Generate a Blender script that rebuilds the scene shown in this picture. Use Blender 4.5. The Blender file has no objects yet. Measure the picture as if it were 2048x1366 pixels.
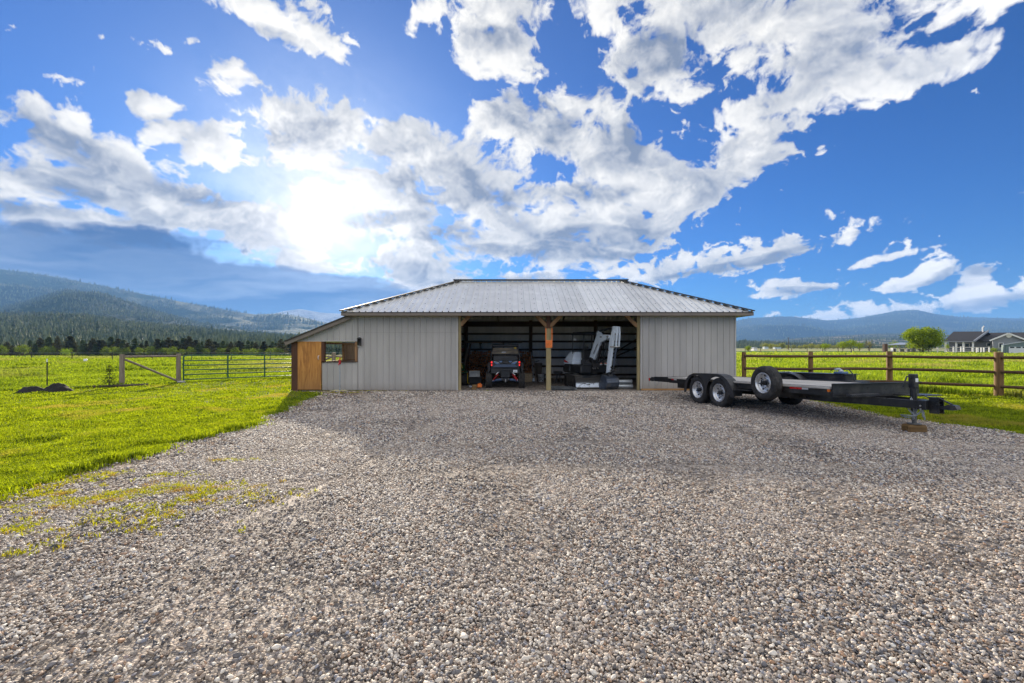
import bpy, math, random
import numpy as np
from mathutils import Vector, Matrix, Euler
C = bpy.context.scene.collection
scene = bpy.context.scene
R = math.radians
rnd = random.Random(7)

# ---------------------------------------------------------------- camera
FPX, CX, HY, EYE = 930.0, 1024.0, 694.0, 1.60      # focal length in photo pixels, centre column, horizon row, eye height
cam = bpy.data.cameras.new('camera')
camo = bpy.data.objects.new('camera', cam); C.objects.link(camo)
camo.location = (0, 0, EYE); camo.rotation_euler = (R(90), 0, 0)
cam.sensor_width = 36; cam.lens = 36*FPX/2048
cam.shift_y = (HY-683)/2048; cam.clip_start = .05; cam.clip_end = 60000
scene.camera = camo

# ---------------------------------------------------------------- light
SUN_AZ, SUN_EL = 22.0, 15.6                        # degrees left of +Y, degrees up
sdir = Vector((-math.sin(R(SUN_AZ))*math.cos(R(SUN_EL)), math.cos(R(SUN_AZ))*math.cos(R(SUN_EL)), math.sin(R(SUN_EL))))
sl = bpy.data.lights.new('sun', 'SUN'); sl.energy = 5.0; sl.angle = R(1.2); sl.color = (1, .87, .69)
so = bpy.data.objects.new('sun', sl); C.objects.link(so)
so.rotation_euler = sdir.to_track_quat('Z', 'Y').to_euler()
scene.view_settings.view_transform = 'Standard'; scene.view_settings.look = 'None'
scene.view_settings.exposure = 0.92; scene.view_settings.gamma = 1

HAZE = 8.5e-5
def sky_maps(W=4096):
    """cloud alpha and cloud radiance as a lat-long map, front part placed by direction"""
    rng=np.random.default_rng(5)
    N=1024
    def perlin(n,cells):
        g=rng.uniform(0,2*math.pi,(cells,cells)); gx,gy=np.cos(g),np.sin(g)
        c=np.arange(n)*cells/n; i=np.floor(c).astype(int); f=c-i; j=(i+1)%cells
        s=f*f*f*(f*(f*6-15)+10)
        fy,fx=f[:,None],f[None,:]; sy,sx=s[:,None],s[None,:]
        d=lambda a,b,ox,oy: gx[np.ix_(a,b)]*(fx-ox)+gy[np.ix_(a,b)]*(fy-oy)
        t=d(i,i,0,0)*(1-sx)+d(i,j,1,0)*sx; u=d(j,i,0,1)*(1-sx)+d(j,j,1,1)*sx
        return (t*(1-sy)+u*sy)*1.5
    octs=[perlin(N,4*2**k) for k in range(7)]
    fb=sum(o*0.56**k for k,o in enumerate(octs)); fb/=fb.std()
    bl=-sum(np.abs(o)*0.6**k for k,o in enumerate(octs)); bl=(bl-bl.mean())/bl.std()
    def samp(t,x,y):
        x=np.mod(x,1.0)*N; y=np.mod(y,1.0)*N
        i=x.astype(int); j=y.astype(int); fx=(x-i).astype('f4'); fy=(y-j).astype('f4'); i%=N; j%=N; i2=(i+1)%N; j2=(j+1)%N
        return (t[j,i]*(1-fx)+t[j,i2]*fx)*(1-fy)+(t[j2,i]*(1-fx)+t[j2,i2]*fx)*fy
    fb=fb.astype('f4'); bl=bl.astype('f4')
    H=W//4+W//64                      # rows from 5.6 deg below the horizon up
    u=(np.arange(W)+.5)/W; a=((.5-u)*2*math.pi).astype('f4')[None,:]
    e=((np.arange(H)-W//64+.5)/(W/2)*math.pi).astype('f4')[:,None]
    x=np.cos(a)*np.cos(e); y=np.sin(a)*np.cos(e); z=np.sin(e)+0*a
    zz=np.maximum(z,0)+.10
    px_=x/zz; py_=y/zz
    qx=px_*.055; qy=py_*.055
    w1=samp(fb,qx*1.3+.3,qy*1.3+.7); w2=samp(fb,qx*1.3+.8,qy*1.3+.1)
    wx=qx+w1*.010; wy=qy+w2*.010
    az_=(a/(2*math.pi)+0*z); el_=e/(2*math.pi)+0*az_
    v1=samp(fb,az_*7,el_*9); v2=samp(fb,az_*7+.5,el_*9+.5)
    bx=az_+v1*.0016+w1*.0008; by=el_+v2*.0013
    nl=.40*samp(fb,wx*2,wy*2)+.75*samp(bl,bx*7,by*9+.4)
    n=nl+.36*samp(bl,bx*16,by*20+.5)+.22*samp(bl,wx*5+.2,wy*5+.5)
    fine=samp(fb,wx*11+.4,wy*11+.6)
    # where the big clouds stand, as directions (degrees right of +Y is handled through x/y)
    ok=y>.05
    yy=np.where(ok,y,1)
    U=np.where(ok,1024+930*x/yy,-9999); V=np.where(ok,694-930*z/yy,-9999)
    U=U+w1*14; V=V+w2*10
    def ell(L):
        M=np.full(U.shape,-1.6,'f4')
        for cx,cy,rx,ry,rot,wt in L:
            c,s=math.cos(math.radians(rot)),math.sin(math.radians(rot))
            dx=U-cx; dy=V-cy
            r=((dx*c+dy*s)/rx)**2+((-dx*s+dy*c)/ry)**2
            M=np.maximum(M,wt*(1.25-1.25*r).clip(-1.6,1.25)+(1-wt)*-1.6)
        return M
    blend_=lambda: np.clip((1240-np.abs(U-1024))/180,0,1)*np.clip((V+160)/150,0,1)*ok
    C=[(520,455,150,42,8,1),(650,500,150,38,8,1),(520,15,120,32,22,1),(600,55,110,40,25,1),(650,30,70,40,50,.9),(970,20,150,70,0,1),(1000,100,110,65,20,1),
       (1400,20,280,100,0,1.05),(1620,40,160,90,-10,1.05),(1300,120,160,110,-25,1),(1180,210,100,90,0,1),(1480,110,150,80,-20,.95),(1700,110,190,95,-15,1),(1880,30,200,60,-20,1),(1880,120,140,45,-20,1),
       (1800,170,100,30,-25,.95),(1540,205,160,30,-22,.95),(1130,300,190,110,0,1),(1250,330,130,70,10,1),(1010,250,90,60,-40,.95),
       (570,225,170,75,0,1.02),(450,150,90,45,15,.98),(640,260,120,80,0,1),(470,260,90,60,0,1),(315,195,60,30,10,.95),(335,245,60,25,-5,.95),(560,300,120,30,5,.95),
       (60,200,110,55,10,1),(120,250,140,60,30,1),(230,330,230,70,30,1.03),(60,350,140,90,15,1),(330,390,200,55,22,1.02),(120,420,220,50,10,1),(95,145,50,18,10,.9),(150,200,60,25,20,.9),
       (820,300,130,75,10,1),(700,400,180,70,-5,1),(900,390,190,110,0,1.05),(760,480,260,60,12,1),(560,440,160,40,15,1),(1060,420,220,90,-5,1),(1000,490,220,45,0,1),(880,560,120,30,5,.95),
       (1250,450,120,55,-30,1),(1180,490,160,28,-8,.98),(1400,385,110,36,-28,1),(1490,300,95,55,-35,1),(1560,290,50,35,0,.9),(1450,235,80,30,-30,.9),(1330,440,60,30,-35,.95),
       (1400,520,180,30,-10,.95),(1560,490,170,30,-14,1),(1300,545,90,16,-5,.9),(1690,470,80,18,-8,.9),(1700,430,60,16,10,.88),(1780,440,50,10,-5,.85),
       (1060,545,120,17,0,.95),(1560,575,60,17,-5,.95),(1620,575,60,10,-3,.95),(1830,555,70,18,-22,.95),(1900,530,60,16,-15,.93),(1960,545,45,14,-5,.93),(1950,602,280,24,-7,.97),(1800,625,170,14,-6,.96),(1690,610,20,12,0,.9),(2030,590,40,10,0,.9),
       (310,85,50,14,15,.85),(200,66,22,10,30,.85),(640,140,18,10,0,.85),(375,75,20,9,0,.85),(1610,250,28,18,0,.85),(1640,295,15,12,0,.85),(1500,442,14,4,0,.85),(1780,515,90,7,-12,.85),(2030,390,30,6,-5,.85)]
    G=[(0,540,520,120,6,1.1),(300,560,480,110,9,1.1),(560,590,400,75,8,1.1),(760,610,170,40,8,1.05),(-300,520,500,130,0,1.1),(300,660,620,90,4,1.2),(600,670,260,70,4,1.1)]
    SH=[(110,265,210,34,28,1),(330,350,190,34,14,1),(130,350,110,26,14,1),(40,400,160,24,6,.98),(740,440,150,20,2,1),(810,300,90,45,20,.97),(880,370,110,60,30,1),(1040,230,80,60,0,.98),(1150,300,70,60,60,1),(1240,290,70,60,40,1),(1130,400,200,28,-5,.98),(1200,470,150,16,0,1),(1080,500,200,18,0,.98),(810,530,80,24,15,1),(900,470,130,24,0,.98),(1350,90,190,60,-25,1),(1720,100,190,45,-15,1),(1180,160,60,40,0,.97),(980,80,80,40,10,.95),(1480,300,60,24,-35,.96),(560,60,90,16,22,.95),(1450,530,200,12,-10,.97),(1560,500,170,12,-13,.96),(1060,548,120,12,0,1),(600,260,130,36,0,.92),(1950,612,240,16,-6,.98),(1600,580,70,8,0,.96),(1850,560,60,9,-20,.95),(1960,548,40,9,0,1)]
    Sm=np.clip(ell(SH)*.8+.25*samp(bl,bx*9+.1,by*14+.4)+.15*n,0,1)*blend_()
    M=ell([c for c in C if c[5]>.94]); Ms=ell([c[:5]+(1,) for c in C if c[5]<=.94]); Gm=ell(G)
    # clouds elsewhere (behind and overhead)
    gen=.9*samp(fb,qx*.9+.11,qy*.9+.37)-.05
    wfront=np.clip((y-.12)/.2,0,1)*np.clip((1.1-np.abs(x/np.maximum(yy,.05)))/-.25+1,0,1) if False else None
    front=ok&(np.abs(U-1024)<1240)&(V>-160)
    blend=np.clip((1240-np.abs(U-1024))/180,0,1)*np.clip((V+160)/150,0,1)*ok
    M=M*blend+gen*(1-blend)
    d=M*1.0+.58*n+.15*fine-.01
    f2=samp(fb,bx*30+.4,by*44+.6); f3=samp(bl,bx*34+.3,by*52+.1)
    ds=np.where(ok,Ms*.52+.30*n+.34*f2+.26*f3-.42,-1)*blend
    lowm=np.clip((V-380)/90,0,1)*np.clip((U-1150)/150,0,1)*ok
    d=np.maximum(d+.10*f2+.15*f3+lowm*(.34*f2+.34*f3-.05),ds)
    D=np.clip(d/.85,0,1); D=1-(1-D)**2.2
    th=np.clip((M+.5*nl+.12*n)/2.4,0,1)
    # light travels from the sun through the cloud: march towards the sun
    az=math.radians(90+22); su=(.5-az/(2*math.pi))*W; sv=math.radians(14.8)/math.pi*(W/2)+W//64
    I=np.arange(W,dtype='f4')[None,:]+0*z; J=np.arange(H,dtype='f4')[:,None]+0*z
    dx=su-I; dy=sv-J; L=np.sqrt(dx*dx+dy*dy)+1e-3; dx/=L; dy/=L
    tau=0
    for st in (4,9,16,26,40):
        m=np.minimum(st,L*.9)
        ii=(I+dx*m).astype(int)%W; jj=np.clip(J+dy*m,0,H-1).astype(int)
        tau=tau+th[jj,ii]
    tau/=5
    # angle to the sun
    S=np.array([-math.sin(math.radians(22))*math.cos(math.radians(14.8)),math.cos(math.radians(22))*math.cos(math.radians(14.8)),math.sin(math.radians(14.8))])
    cs=np.clip(x*S[0]+y*S[1]+z*S[2],-1,1); ang=np.degrees(np.arccos(cs))
    lit=np.exp(-tau*1.75)
    relief=np.clip((th-tau)*2.4,-.35,.5)
    belly=np.clip(.5+.45*samp(fb,bx*9+.7,by*15+.2)+.2*samp(fb,wx*6,wy*6),0,1)*np.clip(th*2-.35,0,1)
    belly=np.clip(belly*.55+Sm*.95,0,1)
    v=np.clip(.98-.70*belly-.22*(1-lit)+relief*.6+.035*f2+.05*f3,.05,1.2)
    v=v*(1-np.exp(-(ang/3.5)**2)*.4)+np.exp(-(ang/3.5)**2)*.4
    back=np.clip((ang-50)/60,0,1)              # clouds away from the sun are lit on the face we see
    v=v*(1-back*.6)+back*.6*(.95+relief*.25)
    glow=np.exp(-(ang/9)**1.3)
    sh=np.array([.22,.28,.41]); wh=np.array([1.0,.985,.96])
    col=sh+(wh-sh)*v[...,None]
    col*= (1+.22*glow*(.25+v))[...,None]
    # the dark sheet low on the left
    gx=np.clip((Gm*1.6+.22*samp(fb,px_*.02+.2,zz*2.6+.1)+.30*n+.1),0,1)
    gx=(gx*gx*(3-2*gx))*blend
    st=samp(fb,np.arctan2(x,np.maximum(y,.01))*.22+.3,z*2.4+.6+.05*w1)
    st=np.clip(.36+.40*st,0,1.25)[...,None]
    gc=np.array([.050,.135,.36])*(1-st)+np.array([.38,.47,.66])*st
    gc=gc*.93*(1+.8*glow)[...,None]
    rim=np.clip(1-np.abs(gx-.25)/.25,0,1)*np.clip(1.3-ang/30,0,1)
    gc=gc+rim[...,None]*.8
    col=col*(1-gx[...,None])+gc*gx[...,None]
    A=np.maximum(np.maximum(D,gx*.93),(1-gx)*.85*np.exp(-(ang/10.5)**2))
    A*=1
    return col.astype('f4'),A.astype('f4'),gx,ang,back,(x,y,z),H

world = bpy.data.worlds.new("World"); scene.world = world; world.use_nodes = True
def build_world():
    W = 4096
    col, A, gx, ang, back, (x, y, z), H = sky_maps(W)
    full = np.zeros((W//2, W, 4), 'f4'); al = np.zeros((W//2, W, 4), 'f4')
    r0 = W//4 - W//64
    au = AUREOLE(ang)*((1-.85*gx)*(1-.62*A))[..., None]
    col = col*(.49+.36*back)[..., None]  # clouds away from the sun, mostly out of view, brightened as added fill light
    full[r0:r0+H, :, :3] = col*A[..., None] + au
    al[r0:r0+H, :, :3] = A[..., None]
    full[:r0, :, :3] = (.10, .11, .07); al[:r0, :, :3] = 1
    full[..., 3] = 1; al[..., 3] = 1
    def image(name, arr):
        im = bpy.data.images.new(name, W, W//2, float_buffer=True, alpha=False)
        im.colorspace_settings.name = 'Non-Color'
        im.pixels.foreach_set(arr.ravel()); im.update(); return im
    nt = world.node_tree; nt.nodes.clear(); N = nt.nodes.new; Lk = nt.links.new
    out = N('ShaderNodeOutputWorld'); bg = N('ShaderNodeBackground'); bg.inputs[1].default_value = 1
    sky = N('ShaderNodeTexSky'); sky.sky_type = 'NISHITA'; sky.sun_disc = False
    sky.sun_elevation = R(SUN_EL); sky.sun_rotation = R(-SUN_AZ); sky.air_density = 1.0; sky.dust_density = .3; sky.ozone_density = 3
    k = N('ShaderNodeVectorMath'); k.operation = 'MULTIPLY'; k.inputs[1].default_value = SKY_TINT
    e1 = N('ShaderNodeTexEnvironment'); e1.image = image('cloud_light', full)
    e2 = N('ShaderNodeTexEnvironment'); e2.image = image('cloud_cover', al)
    inv = N('ShaderNodeVectorMath'); inv.operation = 'SUBTRACT'; inv.inputs[0].default_value = (1, 1, 1)
    m = N('ShaderNodeVectorMath'); m.operation = 'MULTIPLY'; ad = N('ShaderNodeVectorMath'); ad.operation = 'ADD'
    Lk(sky.outputs[0], k.inputs[0]); Lk(e2.outputs[0], inv.inputs[1]); Lk(k.outputs[0], m.inputs[0]); Lk(inv.outputs[0], m.inputs[1])
    Lk(m.outputs[0], ad.inputs[0]); Lk(e1.outputs[0], ad.inputs[1]); Lk(ad.outputs[0], bg.inputs[0]); Lk(bg.outputs[0], out.inputs[0])
    world.cycles.sampling_method = 'MANUAL'; world.cycles.sample_map_resolution = 1024
SKY_TINT = (.0055, .0285, .065)
def AUREOLE(ang):
    g = np.exp(-(ang/2.2)**1.1)[..., None]*np.array([1.3, 1.2, 1.05]) + np.exp(-(ang/7.5)**1.3)[..., None]*np.array([.20, .175, .14]) + np.exp(-(ang/24)**1.3)[..., None]*np.array([.10, .095, .08])
    return g
build_world()

# ---------------------------------------------------------------- helpers
def at(px, py, Y):
    """a point seen at photo pixel (px, py) standing at distance Y"""
    return Vector(((px-CX)/FPX*Y, Y, EYE+(HY-py)/FPX*Y))
def axes(z, up=Vector((0, 0, 1))):
    z = Vector(z).normalized()
    if abs(z.dot(up)) > .999: up = Vector((0, 1, 0))
    x = up.cross(z).normalized(); return x, z.cross(x), z
class MB:
    def __init__(s): s.v = []; s.f = []; s.sm = []
    def add(s, vs, fs, M=None, smooth=False):
        n = len(s.v)
        for p in vs: s.v.append(tuple(M @ Vector(p)) if M is not None else tuple(p))
        for f in fs: s.f.append([i+n for i in f]); s.sm.append(smooth)
        return s
    def box(s, x0, x1, y0, y1, z0, z1, M=None):
        vs = [(x, y, z) for x in (x0, x1) for y in (y0, y1) for z in (z0, z1)]
        return s.add(vs, [(0, 1, 3, 2), (4, 6, 7, 5), (0, 4, 5, 1), (2, 3, 7, 6), (0, 2, 6, 4), (1, 5, 7, 3)], M)
    def rbox(s, x0, x1, y0, y1, z0, z1, b=.01, M=None):
        """box with chamfered edges"""
        X, Y, Z = (x0, x1), (y0, y1), (z0, z1); vs = []; idx = {}
        for i in (0, 1):
            for j in (0, 1):
                for k in (0, 1):
                    sx, sy, sz = (1-2*i)*b, (1-2*j)*b, (1-2*k)*b
                    for a, p in enumerate(((X[i], Y[j]+sy, Z[k]+sz), (X[i]+sx, Y[j], Z[k]+sz), (X[i]+sx, Y[j]+sy, Z[k]))):
                        idx[i, j, k, a] = len(vs); vs.append(p)
        g = lambda *a: idx[a]; fs = []
        for i in (0, 1):
            fs.append([g(i, 0, 0, 0), g(i, 1, 0, 0), g(i, 1, 1, 0), g(i, 0, 1, 0)])
            fs.append([g(0, i, 0, 1), g(1, i, 0, 1), g(1, i, 1, 1), g(0, i, 1, 1)])
            fs.append([g(0, 0, i, 2), g(1, 0, i, 2), g(1, 1, i, 2), g(0, 1, i, 2)])
            for j in (0, 1):
                fs.append([g(i, j, 0, 0), g(i, j, 1, 0), g(i, j, 1, 1), g(i, j, 0, 1)])
                fs.append([g(i, 0, j, 0), g(i, 1, j, 0), g(i, 1, j, 2), g(i, 0, j, 2)])
                fs.append([g(0, i, j, 1), g(1, i, j, 1), g(1, i, j, 2), g(0, i, j, 2)])
                for k in (0, 1): fs.append([g(i, j, k, 0), g(i, j, k, 1), g(i, j, k, 2)])
        return s.add(vs, fs, M)
    def bar(s, a, b, w, h, up=(0, 0, 1), off=0):
        """square-edged timber or bar from a to b"""
        a, b = Vector(a), Vector(b); x, y, z = axes(b-a, Vector(up))
        M = Matrix((x, y, z)).transposed().to_4x4(); M.translation = a
        return s.box(-w/2, w/2, -h/2+off, h/2+off, 0, (b-a).length, M)
    def tube(s, pts, r, n=10, caps=True, smooth=True):
        pts = [Vector(p) for p in pts]; rs = r if isinstance(r, (list, tuple)) else [r]*len(pts)
        vs = []; fs = []; px = None
        for i, p in enumerate(pts):
            t = (pts[min(i+1, len(pts)-1)]-pts[max(i-1, 0)])
            x, y, z = axes(t)
            if px is not None:
                x = (px-z*px.dot(z)).normalized(); y = z.cross(x)
            px = x
            for k in range(n):
                a = 2*math.pi*k/n; vs.append(p+(x*math.cos(a)+y*math.sin(a))*rs[i])
        for i in range(len(pts)-1):
            for k in range(n):
                fs.append((i*n+k, i*n+(k+1) % n, (i+1)*n+(k+1) % n, (i+1)*n+k))
        s.add(vs, fs, None, smooth)
        if caps:
            s.add(vs[:n], [list(range(n))[::-1]]); s.add(vs[-n:], [list(range(n))])
        return s
    def prism(s, poly, t0, t1, M=None, smooth=False):
        """polygon in (x, z), thickness along y from t0 to t1"""
        n = len(poly); vs = [(x, t0, z) for x, z in poly]+[(x, t1, z) for x, z in poly]
        fs = [list(range(n)), list(range(n, 2*n))[::-1]]+[[i, i+n, (i+1) % n+n, (i+1) % n] for i in range(n)]
        return s.add(vs, fs, M)
    def lathe(s, prof, M=None, n=24, smooth=True, closed=False):
        """profile of (radius, height) turned round z"""
        vs = []; m = len(prof); fs = []
        for k in range(n):
            a = 2*math.pi*k/n
            for r, z in prof: vs.append((r*math.cos(a), r*math.sin(a), z))
        for k in range(n):
            for i in range(m if closed else m-1):
                j = (i+1) % m; fs.append((k*m+i, k*m+j, ((k+1) % n)*m+j, ((k+1) % n)*m+i))
        return s.add(vs, fs, M, smooth)
    def ball(s, c, r, n=12, sc=(1, 1, 1), M=None):
        prof = [(math.sin(math.pi*i/n)*r, -math.cos(math.pi*i/n)*r) for i in range(n+1)]
        T = Matrix.Translation(c) @ Matrix.Diagonal((*sc, 1)); T = M @ T if M is not None else T
        return s.lathe(prof, T, n)
    def build(s, name, m=None, parent=None, world=False, bevel=0):
        me = bpy.data.meshes.new(name)
        off = Vector(parent.location) if (world and parent is not None) else Vector((0, 0, 0))
        me.from_pydata([tuple(Vector(p)-off) for p in s.v] if world else s.v, [], s.f)
        me.polygons.foreach_set('use_smooth', s.sm)
        if m is not None: me.materials.append(m)
        me.update()
        import bmesh
        bm = bmesh.new(); bm.from_mesh(me); bmesh.ops.recalc_face_normals(bm, faces=bm.faces); bm.to_mesh(me); bm.free()
        o = bpy.data.objects.new(name, me); C.objects.link(o)
        if parent is not None: o.parent = parent
        if bevel:
            b = o.modifiers.new('bevel', 'BEVEL'); b.width = bevel; b.segments = 2; b.limit_method = 'ANGLE'
        return o
def tag(o, label=None, cat=None, group=None, kind=None):
    if label: o['label'] = label
    if cat: o['category'] = cat
    if group: o['group'] = group
    if kind: o['kind'] = kind
    return o
def thing(name, loc, label, cat, group=None, rot=(0, 0, 0)):
    o = bpy.data.objects.new(name, None); C.objects.link(o); o.location = loc; o.rotation_euler = rot
    o.empty_display_size = .2
    return tag(o, label, cat, group)
def copy_tree(o, loc, rotz=0, scale=None, label=None):
    c = o.copy(); C.objects.link(c); c.location = loc; c.rotation_euler = (0, 0, rotz)
    if scale: c.scale = scale
    if label: c['label'] = label
    for ch in list(o.children):
        d = ch.copy(); C.objects.link(d); d.parent = c
        for g in list(ch.children):
            e = g.copy(); C.objects.link(e); e.parent = d
    return c
def np_mesh(name, V, F, m, kind=None, cols=None, parent=None, smooth=False):
    """V (n,3), F (k,3) or (k,4) arrays -> one mesh object"""
    me = bpy.data.meshes.new(name); k = F.shape[1]
    me.vertices.add(len(V)); me.vertices.foreach_set('co', np.asarray(V, 'f4').ravel())
    me.loops.add(F.size); me.loops.foreach_set('vertex_index', np.asarray(F, 'i4').ravel())
    me.polygons.add(len(F)); me.polygons.foreach_set('loop_start', np.arange(0, F.size, k, dtype='i4'))
    me.polygons.foreach_set('loop_total', np.full(len(F), k, 'i4'))
    me.update(calc_edges=True)
    if smooth: me.polygons.foreach_set('use_smooth', np.ones(len(F), bool))
    if cols is not None:
        a = me.attributes.new('tone', 'FLOAT', 'POINT'); a.data.foreach_set('value', np.asarray(cols, 'f4'))
    me.materials.append(m); o = bpy.data.objects.new(name, me); C.objects.link(o)
    if parent is not None: o.parent = parent
    if kind: o['kind'] = kind
    return o

# ---------------------------------------------------------------- materials
class NT:
    def __init__(s, name):
        s.m = bpy.data.materials.new(name); s.m.use_nodes = True; s.t = s.m.node_tree; s.t.nodes.clear()
        s.out = s.t.nodes.new('ShaderNodeOutputMaterial')
    def n(s, ty, **kw):
        o = s.t.nodes.new('ShaderNode'+ty)
        for k, v in kw.items():
            if k.startswith('i_'):
                key = k[2:]; key = int(key) if key.isdigit() else key.replace('_', ' ')
                s.set(o.inputs[key], v)
            else: setattr(o, k, v)
        return o
    def set(s, inp, v):
        if isinstance(v, bpy.types.NodeSocket): s.t.links.new(v, inp)
        else: inp.default_value = v if not (isinstance(v, tuple) and len(v) == 3 and inp.type == 'RGBA') else (*v, 1)
    def noise(s, vec, scale, detail=4, rough=.55, dist=0):
        o = s.n('TexNoise', i_Scale=scale, i_Detail=detail, i_Roughness=rough, i_Distortion=dist)
        if vec is not None: s.set(o.inputs['Vector'], vec)
        return o.outputs[0]
    def ramp(s, fac, stops):
        o = s.n('ValToRGB'); s.set(o.inputs[0], fac); e = o.color_ramp.elements
        while len(e) < len(stops): e.new(.5)
        for i, (p, c) in enumerate(stops): e[i].position = p; e[i].color = (*c, 1) if not isinstance(c, (int, float)) else (c, c, c, 1)
        return o.outputs[0]
    def mix(s, f, a, b, mode='MIX'):
        o = s.n('Mix', data_type='RGBA', blend_type=mode); s.set(o.inputs[0], f); s.set(o.inputs[6], a); s.set(o.inputs[7], b); return o.outputs[2]
    def math(s, op, a, b=0, c=None):
        o = s.n('Math', operation=op); s.set(o.inputs[0], a); s.set(o.inputs[1], b)
        if c is not None: s.set(o.inputs[2], c)
        return o.outputs[0]
    def vmul(s, v, k):
        o = s.n('VectorMath', operation='MULTIPLY'); s.set(o.inputs[0], v); o.inputs[1].default_value = k; return o.outputs[0]
    def bump(s, h, st=.3, d=.01):
        return s.n('Bump', i_Height=h, i_Strength=st, i_Distance=d).outputs[0]
    def pos(s): return s.n('NewGeometry').outputs['Position']
    def obj(s): return s.n('TexCoord').outputs['Object']
    def bsdf(s, col, rough=.6, metal=0, normal=None, spec=.5, **kw):
        b = s.n('BsdfPrincipled', i_Roughness=rough, i_Metallic=metal)
        s.set(b.inputs['Base Color'], col); s.set(b.inputs['Specular IOR Level'], spec)
        if normal is not None: s.set(b.inputs['Normal'], normal)
        for k, v in kw.items(): s.set(b.inputs[k.replace('_', ' ')], v)
        s.t.links.new(b.outputs[0], s.out.inputs[0]); return b
def paint(name, col, rough=.5, metal=0, var=.25, scale=6, dirt=None, spec=.5, bump=.0):
    """painted or plain surface with blotches, optional dirt"""
    t = NT(name); p = t.obj(); n = t.noise(p, scale, 6); d = tuple(c*(1-var) for c in col); l = tuple(min(1, c*(1+var)) for c in col)
    c = t.ramp(n, [(.3, d), (.7, l)])
    if dirt:
        g = t.noise(p, scale*.45, 8, .7); c = t.mix(t.ramp(g, [(.5, 0), (.68, 1)]), c, dirt)
    r = t.ramp(t.noise(p, scale*2.3, 4), [(.3, max(0, rough-.12)), (.7, min(1, rough+.12))])
    t.bsdf(c, r, metal, t.bump(t.noise(p, scale*8, 4), bump, .004) if bump else None, spec); return t.m
def wood(name, a, b, axis=2, rough=.75, sc=1.0, knots=True, spec=.3):
    t = NT(name); p = t.obj(); k = [26*sc]*3; k[axis] = 1.3*sc
    g = t.noise(t.vmul(p, tuple(k)), 1, 7, .65, .6); c = t.ramp(g, [(.3, a), (.65, b)])
    big = t.noise(p, 1.7*sc, 3); c = t.mix(t.ramp(big, [(.35, .0), (.75, .45)]), c, tuple(x*.6 for x in a))
    if knots:
        kk = [5*sc]*3; kk[axis] = 1.6*sc
        v = t.n('TexVoronoi', i_Scale=1.0); t.set(v.inputs['Vector'], t.vmul(p, tuple(kk)))
        c = t.mix(t.ramp(v.outputs['Distance'], [(.05, .8), (.13, 0)]), c, tuple(x*.35 for x in a))
    t.bsdf(c, rough, 0, t.bump(g, .35, .003), spec); return t.m
M = {}
# corrugated barn steel: warm grey paint, galvalume roof
def sheet_metal(name, col, rough, metal, spec):
    t = NT(name); p = t.obj(); g = t.noise(t.vmul(p, (1.2, 1.2, .35)), 1.6, 5); f = t.noise(p, 40, 3)
    c = t.ramp(g, [(.3, tuple(x*.88 for x in col)), (.7, tuple(min(1, x*1.06) for x in col))])
    sx = t.n('SeparateXYZ'); t.set(sx.inputs[0], p); wn = t.n('TexWhiteNoise', noise_dimensions='1D'); t.set(wn.inputs['W'], t.math('FLOOR', t.math('DIVIDE', t.math('ADD', sx.outputs[0], .37), .914)))
    c = t.mix(1.0, c, t.ramp(wn.outputs[0], [(0, .90), (1, 1.06)]), 'MULTIPLY')
    dust = t.n('SeparateXYZ'); t.set(dust.inputs[0], p)
    low = t.math('MULTIPLY', t.ramp(dust.outputs[2], [(0, 1), (.30, 0)]), t.noise(p, 4.5, 7, .7))
    c = t.mix(t.math('MULTIPLY', low, .95), c, (.23, .19, .15))
    scr = t.noise(t.vmul(p, (9, 9, .5)), 1.5, 6, .7); c = t.mix(t.ramp(scr, [(.6, 0), (.8, .25)]), c, tuple(x*.75 for x in col))
    t.bsdf(c, t.ramp(f, [(.3, rough-.05), (.7, rough+.1)]), metal, t.bump(g, .12, .02), spec); return t.m
M['siding'] = sheet_metal('grey_siding_paint', (.43, .405, .38), .33, 0, .6)
M['lining'] = wood('brown_lining_boards', (.34, .23, .16), (.55, .40, .29))
M['siding_in'] = sheet_metal('siding_primer', (.80, .78, .77), .5, .0, .4)
M['galv'] = sheet_metal('galvalume_sheet', (.84, .83, .80), .38, .5, .5)
M['flash'] = paint('dark_flashing', (.065, .064, .064), .7, 0, .2, 3, spec=.15)
M['fascia'] = paint('brown_fascia', (.19, .155, .13), .5, 0, .12, 3)
M['soffit'] = paint('tan_soffit', (.36, .28, .2), .6, 0, .15, 3)
M['trim'] = paint('grey_trim', (.48, .46, .44), .4, 0, .08, 3)
M['post'] = wood('treated_post', (.20, .16, .08), (.42, .34, .18))
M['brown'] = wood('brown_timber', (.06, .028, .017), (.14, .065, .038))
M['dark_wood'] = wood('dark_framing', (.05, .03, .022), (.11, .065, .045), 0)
M['brace'] = wood('brace_timber', (.20, .10, .05), (.42, .25, .12))
M['ply'] = None
t = NT('plywood_door'); p = t.obj()
g = t.noise(t.vmul(p, (9, 9, 1.1)), 1, 8, .62, 1.6); c = t.ramp(g, [(.3, (.27, .10, .018)), (.5, (.50, .21, .038)), (.7, (.62, .30, .07))])
v = t.n('TexVoronoi', i_Scale=1.0); t.set(v.inputs['Vector'], t.vmul(p, (4.2, 4.2, 2.2)))
c = t.mix(t.ramp(v.outputs['Distance'], [(.04, .75), (.12, 0)]), c, (.10, .04, .012))
low = t.n('SeparateXYZ'); t.set(low.inputs[0], p); c = t.mix(t.ramp(low.outputs[2], [(.1, .55), (1.1, 0)]), c, (.22, .12, .04))
t.bsdf(c, .5, 0, t.bump(g, .2, .002)); M['ply'] = t.m
M['oldwood'] = wood('weathered_grey_wood', (.13, .10, .075), (.34, .28, .22), 2)
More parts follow.
